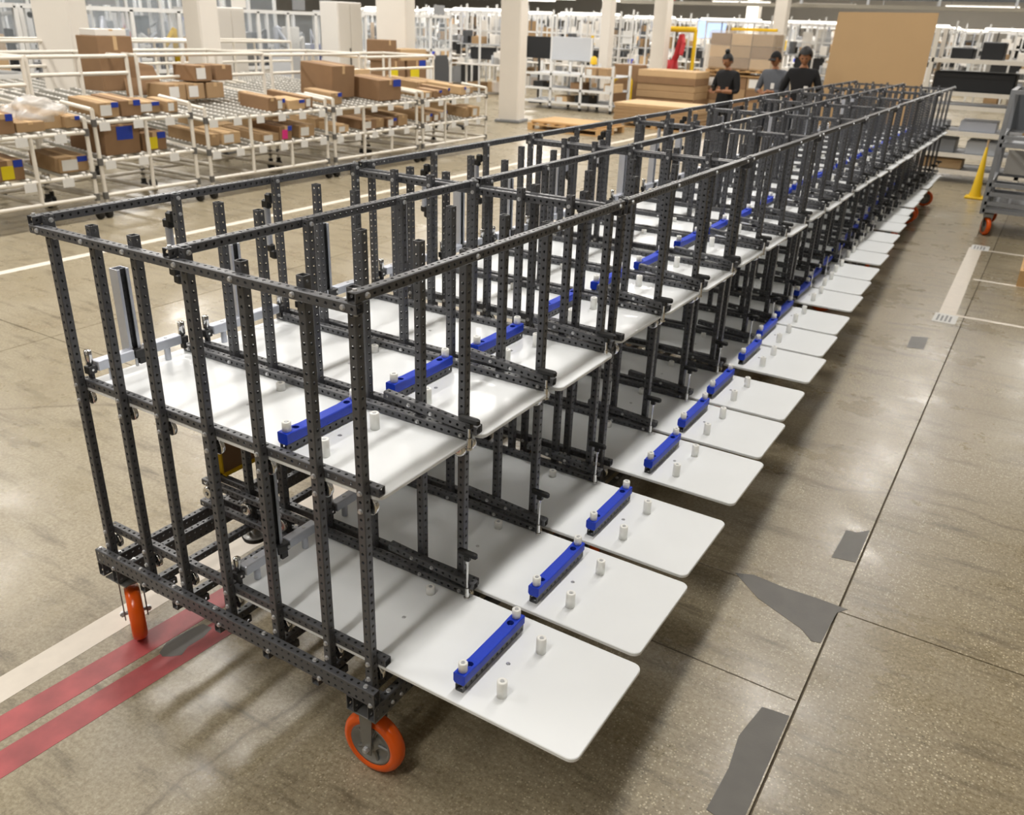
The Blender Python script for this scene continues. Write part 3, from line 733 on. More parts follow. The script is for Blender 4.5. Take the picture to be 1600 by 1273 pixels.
# office chair beside them
ch = empty('swivel_chair', (-8.2,13.4,0)); tag(ch,'grey mesh-backed swivel chair near the thick column','chair')
MB().bbox(-.24,.24,-.24,.24,.72,.78,.02).build('seat', MT['greyd'], ch)
b = MB(); 
for k in range(7):
    z0 = .85+k*.075; wv = .24*(1-(max(0,k-3)/6.5)**2)
    b.box(-.25,-.22,-wv,wv,z0,z0+.075)
b.build('backrest', MT['greyd'], ch); MB().tube((0,0,.1),(0,0,.72),.03).build('gas_post', MT['black'], ch)
for k in range(5):
    a = k*1.2566; MB().tube((0,0,.12),(.3*math.cos(a),.3*math.sin(a),.05),.02).tube((.3*math.cos(a),.3*math.sin(a),.05),(.3*math.cos(a),.3*math.sin(a),0.0),.03).build('foot', MT['black'], ch)
# clear plastic bag on the first rack
import bmesh
bm = bmesh.new(); bmesh.ops.create_icosphere(bm, subdivisions=4, radius=1)
from mathutils import noise as MN
for v in bm.verts:
    n = MN.noise(v.co*1.7)*.35+MN.noise(v.co*5)*.12
    v.co = Vector((v.co.x*.24, v.co.y*.27, v.co.z*.17))*(1+n); v.co.z = max(v.co.z,-.12)+.12
me = bpy.data.meshes.new('plastic_bag'); bm.to_mesh(me); bm.free(); me.materials.append(MT['clear'])
for p_ in me.polygons: p_.use_smooth = True
o = link('plastic_bag', me, None, (-6.2,3.62,.915)); tag(o,'big crumpled clear plastic bag on the first pipe rack','bag')

# ------------------------------------------------------------------ machine enclosures behind the racks
def enclosure(label, x, y, L, H, D=1.6, rz=0, seed=1, lab_group='glazed machine enclosures'):
    """aluminium frame with smoked panes, machinery inside; long side faces +x"""
    q = random.Random(seed)
    root = empty('machine_enclosure', (x,y,0), rz); tag(root, label, 'machine', lab_group)
    n = max(2, int(round(L/.95))); s = .035
    ysn = [-L/2+L*i/n for i in range(n+1)]
    for yy in ysn:
        for xx in (0,-D): MB().box(xx-s,xx+s,yy-s,yy+s,0,H).build('frame_post', MT['pipew'], root)
    for zz in (.12,.92,1.22,H):
        for xx in (0,-D): MB().box(xx-s,xx+s,-L/2,L/2,zz-s,zz+s).build('frame_rail', MT['pipew'], root)
    for yy in (-L/2,L/2):
        for zz in (.92,H): MB().box(-D,0,yy-s,yy+s,zz-s,zz+s).build('frame_rail', MT['pipew'], root)
    for i in range(n):
        MB().box(-.008,.0,ysn[i]+s,ysn[i+1]-s,1.26,H-s).build('pane', MT['glass'], root)
        MB().box(-.012,.0,ysn[i]+s,ysn[i+1]-s,.16,.88).build('lower_panel', MT[q.choice(('greyl','white','grey'))], root)
    MB().bbox(-D+.1,-.1,-L/2+.1,L/2-.1,.3,.9,.02).build('machine_bed', MT['grey'], root)
    for i in range(int(L*9)):
        yy = q.uniform(-L/2+.15,L/2-.15); xx = q.uniform(-D+.2,-.2); h = q.uniform(.15,1.0); wv = q.uniform(.04,.2)
        m = q.choice(('greyd','white','grey','dark','alu','alu','white','greyl','steel','card3') if q.random() > .06 else ('blue','yellow','red'))
        if q.random() < .5: MB().bbox(xx-wv,xx+wv,yy-wv,yy+wv,.9,.9+h,.01).build('machine_unit', MT[m], root)
        else: MB().tube((xx,yy,.9),(xx,yy,.9+h),wv*.4).tube((xx,yy,.9+h),(xx+q.uniform(-.2,.2),yy+q.uniform(-.3,.3),.9+h*q.uniform(.4,1)),wv*.3).build('machine_arm', MT[m], root)
    for i in range(n):
        if q.random() < .6: MB().box(-.02,.005,ysn[i]+.2,ysn[i+1]-.3,H+.06,H+.3).build('top_cabinet', MT[q.choice(('dark','grey','white'))], root)
    return root
enclosure('long glazed machine enclosure with white frame at the far left', -12.6, 5.4, 3.8, 2.0, seed=2)
enclosure('long glazed machine enclosure between the two cream columns at left', -12.8, 9.6, 4.2, 2.0, seed=5)
enclosure('glazed machine enclosure right of the bright cream column', -13.0, 14.2, 4.4, 2.05, seed=8)
enclosure('glazed machine enclosure farther back behind the broad grey column', -13.6, 18.9, 4.0, 2.1, seed=11)
enclosure('tall glazed enclosure in the second rank at far left', -16.5, 8, 5.5, 2.9, seed=12)
enclosure('tall glazed enclosure in the second rank behind the cream columns', -16.5, 14, 5.5, 2.9, seed=13)
enclosure('tall glazed enclosure in the third rank', -20.5, 15, 7, 3.2, seed=14)
# big white cabinet near the broad column
def cabinet(label, x, y, wx, wy, h, m, rz=0, name='cabinet', cat='cabinet'):
    o = MB().bbox(-wx/2,wx/2,-wy/2,wy/2,.06,h,.015).build(name, MT[m], None, (x,y,0), (0,0,rz)); tag(o, label, cat)
    MB().box(-wx/2+.03,wx/2-.03,-wy/2+.03,wy/2-.03,0,.06).build('plinth', MT['dark'], o)
    MB().box(wx/2,wx/2+.012,-wy/2+.03,-.01,.1,h-.05).build('door', MT[m], o); MB().box(wx/2,wx/2+.012,.01,wy/2-.03,.1,h-.05).build('door', MT[m], o)
    MB().box(wx/2+.012,wx/2+.03,-.05,-.03,h*.45,h*.6).build('door_handle', MT['dark'], o)
    return o
cabinet('white control cabinet with yellow warning plate left of the broad column', -11.6,5.2,.5,.9,1.55,'white')
cabinet('grey control cabinet between racks and broad two-tone column', -11.3,12.2,.6,.8,1.3,'greyl')
cabinet('tall white cabinet in front of the second machine enclosure', -11.9,11.0,.4,.7,2.1,'white')
cabinet('tall white cabinet with a dark window near the broad two-tone column', -11.6,14.0,.5,.8,2.3,'white')

# ------------------------------------------------------------------ far workstations with lamps
def workstation(seed):
    q = random.Random(seed); root = empty('workstation', (0,0,0)); s = .025; W_, D_ = 2.2, .9
    for xx in (-W_/2,0,W_/2):
        for yy in (0,D_): MB().box(xx-s,xx+s,yy-s,yy+s,0,2.5 if yy else 2.3).build('frame_post', MT['pipew'], root)
    for zz in (.78,1.35,1.75,2.25): MB().box(-W_/2,W_/2,D_-s,D_+s,zz-s,zz+s).build('frame_rail', MT['pipew'], root)
    MB().box(-W_/2,W_/2,-s,s,2.27,2.3).build('frame_rail', MT['pipew'], root)
    MB().bbox(-W_/2,W_/2,-.05,D_,.80,.84,.01).build('table_top', MT['white'], root)
    MB().bbox(-W_/2,W_/2,.35,D_,1.36,1.39,.01).build('shelf', MT['greyl'], root)
    MB().bbox(-W_/2+.1,W_/2-.1,.0,.14,2.31,2.37,.01).build('light_bar', MT['lampstrip'], root)
    MB().bbox(-.35+q.uniform(-.5,.5),.25,.5,.56,.95,1.3,.01).build('monitor', MT['dark'], root)
    for i in range(12):
        xx = q.uniform(-W_/2+.12,W_/2-.12); wv = q.uniform(.05,.16); z = q.choice((.84,.84,1.39)); h = q.uniform(.1,.38)
        MB().bbox(xx-wv,xx+wv,.38,.38+q.uniform(.1,.4),z,z+h,.008).build('part_bin', MT[q.choice(('card','greyd','white','dark','card3','greyl','clearbin','grey','white') if q.random()>.08 else ('blue','yellow','red'))], root)
    for i in range(5):
        xx = q.uniform(-W_/2+.12,W_/2-.12); MB().tube((xx,.4,2.25),(xx,.38,q.uniform(1.5,2.0)),.02,n=6).lathe((xx,.38,1.6),(0,0,-1),[(0,.05),(.16,.04),(.2,.0)],8).build('hanging_tool', MT[q.choice(('dark','greyd','alu'))], root)
    for i in range(7):
        xx = q.uniform(-W_/2,W_/2-.4); MB().bbox(xx,xx+q.uniform(.2,.5),D_-.01,D_+.01,q.uniform(1.45,1.6),q.uniform(1.8,2.2),.004).build('notice_board', MT[q.choice(('greyl','white','grey','card','greyd','paper'))], root)
    for i in range(5):
        xx = q.uniform(-W_/2+.1,W_/2-.5); MB().bbox(xx,xx+q.uniform(.25,.5),.15,.7,.05,q.uniform(.3,.65),.01).build('under_bench_crate', MT[q.choice(('grey','card','dark','white','greyl'))], root)
    return root
ws = [workstation(s) for s in (21,22,23,24)]
used = set(); q = random.Random(9)
spots = []
for row, (yy, xa, xb) in enumerate(((21.6,-13.0,-11.5),(24.6,-19,-10.5),(28,-24,-1.5),(33,-27,3),(39,-32,8),(46,-38,12))):
    x = xa
    while x < xb: spots.append((x, yy+q.uniform(-.4,.4), row)); x += 2.75
cnt = {}
RN = ('nearest','second','third','fourth','fifth','sixth')
for i,(x,y,row) in enumerate(spots):
    k = i % 4
    if k not in used: o = ws[k]; used.add(k)
    else: o = copy_tree(ws[k])
    o.location = (x,y,0); o.rotation_euler = (0,0,math.atan2(x-2.4,-(y+1.3))*0+q.choice((0,.0,.35,-.2)))
    cnt[row] = cnt.get(row,-1)+1
    tag(o, 'white framed workstation, %s from the left in the %s far rank'%(ORDN[cnt[row]], RN[row]), 'workstation', 'workstations of the %s far rank'%RN[row])

# ------------------------------------------------------------------ middle distance
def shelf_unit(label, x, y, W_, D_, levels, H, m='pipew', nx=4, rz=0, loads=True, seed=1, name='storage_shelf'):
    q = random.Random(seed); root = empty(name, (x,y,0), rz); tag(root, label, 'shelf'); s = .028
    for i in range(nx):
        xx = -W_/2+W_*i/(nx-1)
        for yy in (0,D_): MB().box(xx-s,xx+s,yy-s,yy+s,.08,H).build('upright', MT[m], root); MB().lathe((xx-.02,yy,.05),(1,0,0),[(0,0),(0,.05),(.04,.05),(.04,0)],12).build('castor', MT['rubber'], root)
    for z in levels:
        for yy in (0,D_): MB().box(-W_/2,W_/2,yy-s,yy+s,z-s,z+s).build('shelf_rail', MT[m], root)
        MB().box(-W_/2,W_/2,s,D_-s,z-.012,z).build('shelf_deck', MT['greyl'], root)
    return root
shelf_unit('white wheeled shelf unit loaded with cartons between two cream columns', -8.55,18.9,2.6,1.0,(.18,.5,.85),1.12,seed=4)
for i,(x,z,wv,h,m) in enumerate(((-7.9,.85,.3,.2,'card'),(-7.55,.85,.25,.2,'card'),(-7.35,.5,.3,.2,'card3'),(-8.3,.5,.3,.18,'card2'),(-9.4,.5,.3,.16,'dark'),(-8.1,.18,.4,.2,'dark'),(-8.7,.18,.35,.16,'card3'))):
    carton(x,19.2,z,wv,.5,h,m,face='-y',lab=i in (0,2,6),label='%s on the white wheeled shelf unit'%('left hand small carton on the top deck','right hand small carton on the top deck','pale carton at the right end of the middle deck','brown carton in the centre of the middle deck','black bin at the left of the middle deck','black bin in the centre of the bottom deck','pale carton left of the bottom black bin')[i],group='cartons on the white wheeled shelf unit')
# whiteboard and monitors above it
root = empty('mobile_board', (-9.0,19.95,0)); tag(root,'pale rolling board standing behind the white wheeled shelf unit','board')
MB().bbox(-.62,.62,-.02,.02,1.15,1.72,.01).build('board', MT['greyl'], root)
for sx in (-.6,.6): MB().box(sx-.02,sx+.02,-.03,.03,0,1.72).build('leg', MT['pipew'], root)
def monitor(label, x, y, z, wd, h, screen='dark'):
    root = empty('monitor', (x,y,0)); tag(root,label,'monitor')
    MB().bbox(-wd/2,wd/2,-.03,.03,z,z+h,.01).build('screen', MT[screen], root); MB().tube((0,.05,0),(0,.05,z+.1),.03).bbox(-.2,.2,-.15,.2,0,.03,.01).build('stand', MT['black'], root)
monitor('large black monitor on a stand left of the pale rolling board', -10.2,20.3,1.15,.75,.55)
monitor('black cluttered screen beside the thick column', -10.9,20.2,.95,.55,.75)
monitor('bright blue-white screen beyond the yellow robot frame', -8.55,29.2,1.75,1.0,.6,'screen')
# orange beacon
o = MB().lathe((0,0,0),(0,0,1),[(0,.09),(.16,.08),(.2,0)],14).build('warning_lamp', MT['yellow'], None, (-8.0,19.3,1.12)); tag(o,'small orange warning lamp on the white wheeled shelf unit','lamp')
# pallets
def pallet(label, x, y, W_, D_, rz=0, z=0, m='wood'):
    root = empty('pallet', (x,y,z), rz); tag(root,label,'pallet')
    n = 7
    for i in range(n):
        xx = -W_/2+(W_-.1)*i/(n-1); MB().box(xx,xx+.1,-D_/2,D_/2,.122,.144).build('deck_board', MT[m], root)
    for i in range(3):
        yy = -D_/2+(D_-.1)*i/2
        MB().box(-W_/2,W_/2,yy,yy+.1,.10,.122).build('stringer_board', MT[m], root); MB().box(-W_/2,W_/2,yy,yy+.1,0,.02).build('bottom_board', MT[m], root)
        for j in range(3):
            xx = -W_/2+(W_-.12)*j/2; MB().box(xx,xx+.12,yy,yy+.1,.02,.10).build('block', MT[m], root)
    return root
pallet('wooden pallet on the floor right of the thick column foot', -6.15,15.0,1.7,1.1)
o = MB().bbox(-.8,.8,-.5,.5,0,.05,.01).build('wooden_board', MT['wood'], None, (-6.15,15.0,.144)); tag(o,'pale wooden board lying on the pallet by the thick column','board')
pallet('wooden pallet under the low flat cardboard stack', -5.1,17.2,1.9,1.2)
for i in range(5):
    o = MB().bbox(-.97,.97,-.62,.62,0,.07,.008).build('cardboard_slab', MT['card3' if i==4 else 'card'], None, (-5.1+.02*(i%2),17.2,.1445+i*.0715)); tag(o,'flat cardboard bundle in the low wide stack, %s from the bottom'%('first','second','third','fourth','fifth, palest,')[i],'cardboard',)
for i in range(6):
    o = MB().bbox(-.8,.8,-.5,.5,0,.165,.01).build('cardboard_slab', MT[('card','card2','card','card','card2','card3')[i]], None, (-6.5,21.0+.02*(i%2),.02+i*.168)); tag(o,'thick cardboard bundle in the tall stack left of the wrapped pallet, %s from the bottom'%('first','second','third','fourth','fifth','topmost sixth')[i],'cardboard')
for i in range(3):
    for j in range(3):
        carton(-5.6+.55*i,22.2,.02+.305*j,.53,.9,.3,'card2' if (i+j)%2 else 'card',face='-y',lab=(j==2),label='brown carton under the wrapped stack, %s column, %s layer'%(('left','middle','right')[i],('bottom','middle','top')[j]),group='cartons under the wrapped stack')
pallet('pallet carrying the stretch-wrapped carton stack', -5.05,22.2,1.7,1.0,z=.94)
for i in range(3):
    for j in range(3):
        carton(-5.6+.55*i,22.2,1.09+.29*j,.53,.9,.28,('card','card2','card3')[(i+2*j)%3],face='-y',lab=False,label='carton inside the stretch-wrapped stack, %s column, %s layer'%(('left','middle','right')[i],('bottom','middle','top')[j]),group='cartons in the wrapped stack')
o = MB().bbox(-.88,.88,-.5,.5,0,.93,.05).build('stretch_wrap', MT['wrap'], None, (-5.05,22.2,1.086)); tag(o,'clear stretch wrap round the tall carton stack','wrap')
o = MB().bbox(-.6,.6,-.04,.04,0,.07,.01).build('yellow_beam', MT['yellow'], None, (-4.9,22.2,2.02)); tag(o,'bright yellow bar lying on top of the wrapped carton stack','bar')
# brown bin with yellow hoop
cabinet('brown wooden cabinet left of the cream column by the robot frame', -7.75,21.0,.75,.5,1.1,'card2')
root = empty('yellow_hoop_barrier', (-7.75,20.5,0)); tag(root,'yellow curved pipe barrier in front of the brown wooden cabinet','barrier')
MB().path([(-.28,0,0),(-.26,0,.5),(-.2,0,.72),(-.05,0,.8),(.25,0,.8)],.03).path([(.25,0,.8),(.3,0,.7),(.3,0,0)],.03).build('pipe', MT['yellow'], root)
# yellow frame with red robot
root = empty('yellow_gantry', (-7.9,24.6,0)); tag(root,'yellow gantry frame standing over a red robot arm','frame')
for sx,tp in ((-.5,.35),(.5,.5)): MB().path([(sx*1.35,0,0),(sx*1.2,0,1.2),(sx*.8,0,2.0)] if sx<0 else [(.52,0,0),(.52,0,2.0)],.06).build('leg', MT['yellow'], root)
MB().tube((-.42,0,2.0),(.52,0,2.0),.08).build('top_beam', MT['yellow'], root)
root = empty('robot', (-7.9,24.6,0)); tag(root,'red articulated robot arm under the yellow gantry frame','robot')
MB().tube((0,0,0),(0,0,.9),.16).build('pedestal', MT['dark'], root); MB().path([(-.15,0,.95),(.0,0,1.3),(.12,0,1.85)],.1).build('lower_arm', MT['red'], root); MB().path([(.12,0,1.85),(.22,-.1,1.6),(.2,-.2,1.3)],.07).build('upper_arm', MT['red'], root); MB().lathe((-.12,0,.9),(0,0,1),[(0,.2),(.25,.16),(.25,0)]).build('shoulder', MT['red'], root)
cabinet('white electrical cabinet right of the yellow gantry frame', -6.75,24.6,.4,.5,1.65,'white')
# red hanging ring sign above
root = empty('hose_reel', (-9.35,27,0)); tag(root,'red hose reel hanging high between two cream columns','reel')
b = MB(); pts=[(.28*math.cos(a*math.pi/12),0,3.05+.28*math.sin(a*math.pi/12)) for a in range(12,25)]; b.path(pts,.05,n=8).build('ring', MT['red'], root); MB().tube((0,0,3.3),(0,0,7.2),.02).build('hanger', MT['greyd'], root)
# cardboard sheet behind the carts
o = MB().add([(-.76,0,.0),(.74,0,.0),(.73,.34,2.36),(-.73,.34,2.34),(-.76,.012,.0),(.74,.012,.0),(.73,.352,2.36),(-.73,.352,2.34)],[(0,1,2,3),(7,6,5,4),(0,4,5,1),(1,5,6,2),(2,6,7,3),(3,7,4,0)]).build('cardboard_sheet', MT['panelcard'], None, (-.30,13.6,0), (0,0,0)); tag(o,'huge plain cardboard sheet leaning upright past the end of the carts','cardboard')
carton(-.42,14.4,0,.9,.8,1.9,'card',face='-y',lab=False,label='tall carton the huge cardboard sheet leans on')

# ------------------------------------------------------------------ right hand side
def long_shelf(label, x, y, W_, levels, H, D_=.9):
    root = empty('pipe_shelving', (x,y,0)); tag(root,label,'shelf'); s = .03
    for i in range(4):
        xx = -W_/2+W_*i/3
        for yy in (0,D_): MB().box(xx-s,xx+s,yy-s,yy+s,0,H).build('upright', MT['pipe'], root)
    for z in levels:
        for yy in (0,D_): MB().box(-W_/2,W_/2,yy-s,yy+s,z-s,z+s).build('shelf_rail', MT['pipe'], root)
        MB().box(-W_/2,W_/2,s,D_-s,z+.0,z+.018).build('shelf_deck', MT['greyl'], root)
    return root
long_shelf('long cream pipe shelving across the aisle beyond the carts', 2.78,13.5,4.5,(.16,.40,.72,1.08,1.27,1.72),2.15)
root = empty('black_crate', (1.14,13.95,1.291)); tag(root,'long black crate on the shelving beside the cardboard sheet','crate')
MB().bbox(-.55,.55,-.3,.3,0,.28,.02).build('body', MT['dark'], root); MB().box(-.5,.5,-.31,-.3,.2,.24).build('rim', MT['black'], root)
for i,(x,z,wv,h,m) in enumerate(((.7,.738,.45,.12,'greyl'),(1.35,.738,.5,.16,'alu'),(.85,.418,.5,.2,'grey'),(1.5,.418,.5,.2,'greyl'),(.95,.178,.6,.15,'card3'),(1.9,1.738,.35,.2,'card'),(2.3,1.298,.4,.3,'greyd'),(.9,1.738,.3,.16,'dark'),(1.3,1.738,.3,.25,'dark'),(2.0,1.1,.5,.13,'card3'),(2.6,1.738,.4,.3,'card2'),(2.2,.738,.5,.25,'card'))):
    o = MB().bbox(-wv/2,wv/2,-.25,.25,0,h,.012).build('storage_tote', MT[m], None, (x,13.9,z)); tag(o,'storage tote on the long shelving, %s'%('low flat grey one beside the carts','silver one at knee height','mid grey one on the second level','pale grey one on the second level','pale one on the lowest level','cardboard coloured one on the top level','dark grey one right of the black crate','small black one at left on the top level','taller black one on the top level','pale one behind the black crate level','brown one at right on the top level','cardboard one behind the grey cart')[i],'tote')
# grey tray cart parked at right
root = empty('wheeled_cage', (2.50,10.0,0)); tag(root,'grey wheeled metal cage cart with orange wheels at the right edge','cart')
s = .025
for xx in (-.62,0,.62):
    for yy in (-.45,.55): MB().box(xx-s,xx+s,yy-s,yy+s,.24,1.56 if yy>0 else 1.50).build('upright', MT['grey'], root)
for z in (.28,.36,.46,.56,.98,1.06,1.52):
    for yy in (-.45,.55): MB().box(-.62,.62,yy-s,yy+s,z-.02,z+.02).build('rail', MT['grey'], root)
    for xx in (-.62,.62): MB().box(xx-s,xx+s,-.45,.55,z-.02,z+.02).build('rail', MT['grey'], root)
MB().box(-.6,.6,-.43,.53,.30,.32).build('deck', MT['greyl'], root); MB().box(-.6,.6,-.43,.53,.99,1.01).build('shelf', MT['greyl'], root)
MB().box(-.6,-.02,.5,.52,1.08,1.5).build('side_panel', MT['greyd'], root); MB().box(.02,.6,.5,.52,1.08,1.5).build('side_panel', MT['greyd'], root)
MB().box(-.55,-.05,.45,.5,.58,.85).build('white_bin', MT['white'], root); MB().box(.05,.55,.45,.5,.58,.85).build('white_bin', MT['white'], root)
for xx in (-.55,.55):
    for yy in (-.4,.5):
        c = MB().box(xx-.05,xx+.05,yy-.05,yy+.05,.205,.24).box(xx-.045,xx-.035,yy-.03,yy+.03,.09,.21).box(xx+.035,xx+.045,yy-.03,yy+.03,.09,.21).build('caster', MT['steel'], root)
        MB().lathe((xx,yy,.1),(.9,.4,0),[(-.022,.07),(-.024,.09),(-.012,.1),(.012,.1),(.024,.09),(.022,.07)],24).build('wheel_tyre', MT['orange'], c)
        MB().lathe((xx,yy,.1),(.9,.4,0),[(-.018,0),(-.018,.072),(.018,.072),(.018,0)],20).build('wheel_hub', MT['steel'], c)
# yellow floor cone
root = empty('floor_cone', (1.62,12.2,0)); tag(root,'slim yellow caution cone in front of the shelving','cone')
MB().lathe((0,0,.02),(0,0,1),[(0,.085),(.08,.065),(.66,.016),(.68,0)],20).build('cone_body', MT['yellow'], root); MB().bbox(-.12,.12,-.12,.12,0,.03,.01).build('base', MT['yellow'], root)
MB().tube((0,0,.6),(0,0,.78),.012).build('tip_ring', MT['card3'], root)
# pallet and box cut by the right edge
pallet('wooden pallet with a grey box cut by the right edge of the frame', 3.0,7.75,1.2,.8)
o = MB().bbox(-.58,.58,-.38,.38,0,.22,.02).build('grey_tote', MT['greyl'], None, (3.0,7.75,.1445)); tag(o,'grey tote with white label on the pallet at the right edge','tote')
MB().box(-.53,-.2,-.384,-.38,.05,.18).build('paper_label', MT['paper'], o)

# ------------------------------------------------------------------ overhead
for i,(y,z,h,m) in enumerate(((27,2.72,.10,'truss'),(28,2.98,.14,'greyd'),(30,3.15,.12,'truss'),(32.5,3.4,.18,'truss'))):
    o = MB().box(-11,15,y-.1,y+.1,z,z+h).build('trim_%d'%(i+1), MT[m]); tag(o, kind='structure')
    for k in range(14):
        MB().box(-10.8+k*1.9,-10.74+k*1.9,y-.03,y+.03,z+h,7.2).build('hanger', MT['greyl'], o)
for k in range(12):
    root = empty('linear_light', (-24+k*2.6,31.5+(k%3)*1.5,0)); tag(root,'long white linear light over the far workstations, %s from the left'%ORDN[k],'light','linear lights over the far workstations')
    MB().box(-1.05,1.05,-.07,.07,2.92,2.97).build('diffuser', MT['lampstrip'], root); MB().box(-1.05,1.05,-.08,.08,2.97,3.01).build('housing', MT['white'], root)
    for sx in (-.9,.9): MB().tube((sx,0,3.01),(sx,0,7.2),.01,n=6).build('suspension_wire', MT['grey'], root)

# ------------------------------------------------------------------ people
def person(label, x, y, rz, H, pose, top, sleeves, pants, head='bun'):
    """stands at x,y facing rz; a single skinned body; face, hair and hands"""
    k = H/1.75; root = empty('person', (x,y,0), rz); tag(root, label, 'person')
    J = dict(pel=(0,0,.94), wai=(0,0,1.08), che=(0,0.02,1.30), nec=(0,0.02,1.47), hea=(0,-.02,1.56),
             lh=(.10,0,.90), lk=(.115,-.02,.50), la=(.12,.02,.09), lt=(.14,-.14,.035), rh=(-.10,0,.90), rk=(-.115,-.03,.50), ra=(-.12,.02,.09), rt=(-.14,-.14,.035),
             ls=(.185,.02,1.405), le=pose[0], lw=pose[1], rs=(-.185,.02,1.405), re=pose[2], rw=pose[3])
    R = dict(pel=.145,wai=.135,che=.155,nec=.062,hea=.05,lh=.095,lk=.062,la=.045,lt=.035,rh=.095,rk=.062,ra=.045,rt=.035,ls=.078,le=.048,lw=.03,rs=.078,re=.048,rw=.03)
    names = list(J); E = [('pel','wai'),('wai','che'),('che','nec'),('nec','hea'),('pel','lh'),('lh','lk'),('lk','la'),('la','lt'),('pel','rh'),('rh','rk'),('rk','ra'),('ra','rt'),('che','ls'),('ls','le'),('le','lw'),('che','rs'),('rs','re'),('re','rw')]
    me = bpy.data.meshes.new('body'); me.from_pydata([Vector(J[n])*k for n in names], [(names.index(a),names.index(b)) for a,b in E], [])
    o = bpy.data.objects.new('body_tmp', me); col.objects.link(o)
    sk = o.modifiers.new('skin','SKIN'); sub_ = o.modifiers.new('sub','SUBSURF'); sub_.levels = 2; sub_.render_levels = 2
    for i, n in enumerate(names):
        v = me.skin_vertices[0].data[i]; rad = R[n]*k; v.radius = (rad, rad*(.78 if n in ('pel','wai','che') else 1)); v.use_root = (n == 'pel')
    dg = bpy.context.evaluated_depsgraph_get(); dg.update()
    m2 = bpy.data.meshes.new_from_object(o.evaluated_get(dg)); bpy.data.objects.remove(o)
    m2.materials.clear()
    for mm in (top, pants, 'skin', 'black'): m2.materials.append(MT[mm])
    for p_ in m2.polygons:
        c = p_.center/k; p_.use_smooth = True
        idx = 0 if c.z > .95 else 1
        if c.z > 1.485 and abs(c.x) < .12: idx = 2
        if c.z < .075: idx = 3
        for w_, e_ in ((J['lw'],J['le']),(J['rw'],J['re'])):
            dw = (c-Vector(w_)).length; de = (c-Vector(e_)).length; ln = (Vector(w_)-Vector(e_)).length
            if dw < (.05 if sleeves == 'long' else .19) and de > .06: idx = 2
        p_.material_index = idx
    link('body', m2, root)
    # head with face
    bm = bmesh.new(); bmesh.ops.create_uvsphere(bm, u_segments=24, v_segments=18, radius=1)
    for v in bm.verts:
        c = v.co; jaw = max(0,-c.z)
        c.x *= .078*(1-.25*jaw); c.y *= .098*(1-.12*jaw); c.z *= .118
        if c.y < -.05: c.y += .006*math.cos(c.x*60)
    hm = bpy.data.meshes.new('head'); 
    def add_ball(cx,cy,cz,rx,ry,rz_):
        g_ = bmesh.ops.create_uvsphere(bm, u_segments=8, v_segments=6, radius=1)
        for v in g_['verts']: v.co = Vector((cx+v.co.x*rx, cy+v.co.y*ry, cz+v.co.z*rz_))
    add_ball(0,-.102,-.015,.013,.02,.026); add_ball(.08,0,-.01,.012,.02,.03); add_ball(-.08,0,-.01,.012,.02,.03); add_ball(0,-.088,-.058,.024,.008,.008)
    bm.to_mesh(hm); bm.free(); hm.materials.append(MT['skin'])
    for p_ in hm.polygons: p_.use_smooth = True
    tilt = .35
    ho = link('head', hm, root, Vector((0,-.045,1.635))*k, (tilt,0,0)); ho.scale = (k,k,k)
    eb_ = MB()
    for s_ in (-1,1): eb_.lathe((s_*.03,-.092,.012),(0,-1,0),[(0,.012),(.006,.009),(.008,0)],8)
    eb_.build('eyes', MT['black'], ho)
    # hair or cap
    bm = bmesh.new(); bmesh.ops.create_uvsphere(bm, u_segments=24, v_segments=14, radius=1)
    kill = [v for v in bm.verts if (v.co.z < -.1 and v.co.y < .25) or (v.co.y < -.55 and v.co.z < .42) or v.co.z < -.75]
    bmesh.ops.delete(bm, geom=kill, context='VERTS')
    for v in bm.verts: v.co = Vector((v.co.x*.092, v.co.y*.112+.006, v.co.z*.128+.006))
    if head == 'bun':
        g_ = bmesh.ops.create_uvsphere(bm, u_segments=10, v_segments=8, radius=.045)
        for v in g_['verts']: v.co += Vector((0,.02,.155))
    if head == 'hood':
        for v in bm.verts:
            v.co *= 1.16; 
    hh = bpy.data.meshes.new('hair'); bm.to_mesh(hh); bm.free(); hh.materials.append(MT['hair'] if head != 'cap' else MT['cloth'])
    for p_ in hh.polygons: p_.use_smooth = True
    link('hair' if head == 'bun' else head, hh, ho)
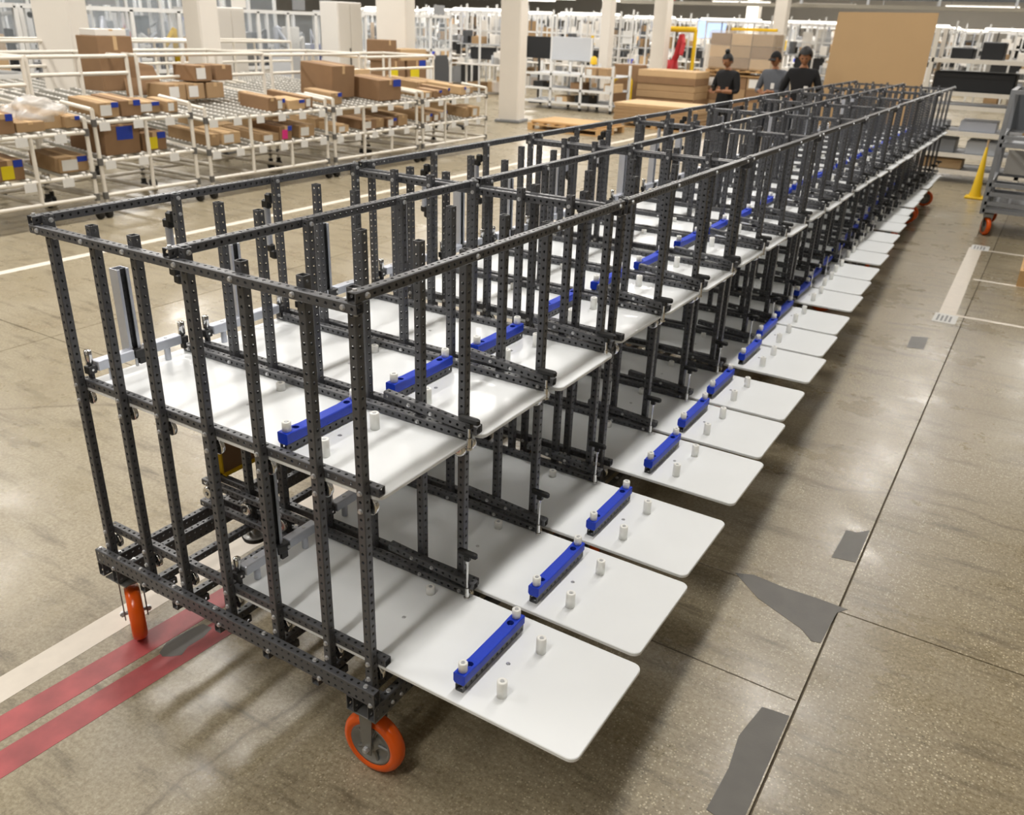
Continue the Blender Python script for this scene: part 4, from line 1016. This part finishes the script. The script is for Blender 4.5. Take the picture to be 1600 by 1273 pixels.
    if head == 'cap': MB().bbox(-.06,.06,-.17,-.08,.04,.052,.005).build('cap_peak', MT['cloth'], ho)
    # hands: palm and five fingers closing on what is held
    for w_, e_, sgn in ((J['lw'],J['le'],1),(J['rw'],J['re'],-1)):
        wv = Vector(w_)*k; dr = (Vector(w_)-Vector(e_)).normalized(); side = dr.cross(Vector((0,0,1))).normalized()
        up = side.cross(dr)
        hb = MB(); hb.tube(wv, wv+dr*.085*k, .024*k, .034*k, n=8)
        for f_ in range(4):
            b0 = wv+dr*.085*k+side*(f_-1.5)*.019*k; ln = (.07,.078,.072,.058)[f_]*k
            b1 = b0+dr*ln*.5-up*.008; b2 = b1+(dr*.6-up*.8).normalized()*ln*.5
            hb.path([b0,b1,b2],.0085*k,n=6)
        t0 = wv+dr*.03*k+side*.03*k*sgn*-1; hb.path([t0,t0+(dr+side*-sgn*.9).normalized()*.035*k,t0+(dr*1.4+side*-sgn*.5).normalized()*.07*k],.01*k,n=6)
        hb.build('hand', MT['skin'], root)
    return root
hold = [(.27,-.02,1.13),(.10,-.27,1.14),(-.27,-.02,1.13),(-.10,-.27,1.14)]
hang = [(.29,.02,1.12),(.16,-.22,1.04),(-.29,.02,1.12),(-.14,-.24,1.06)]
f = lambda x,y: math.atan2(-(x-2.37), (y+1.35))*0
p1 = person('lone person in black short-sleeved top and dark hair bun, looking down at their hands', -2.60,13.6, -.30, 1.66, hold, 'cloth','short','cloth','bun')
p2 = person('person in grey jacket and black cap standing left of the cardboard sheet', -1.83,13.7, -.15, 1.72, hold, 'clothg','long','jean','cap')
p3 = person('person in black hooded top standing nearest the cardboard sheet', -1.20,13.0, .15, 1.80, hang, 'cloth','long','jean','hood')
for p_, (bx,bz) in ((p2,(.06,1.25)),(p3,(.09,1.27))):
    o = MB().bbox(bx-.03,bx+.03,-.165,-.155,bz-.09,bz,.003).build('badge', MT['paper'], p_)
o = MB().bbox(-.035,.035,-.008,.008,-.07,.07,.003).build('phone', MT['dark'], None, (-2.69,13.25,1.12), (.6,0,-.3)); tag(o,'phone held in both hands by the lone person','phone')
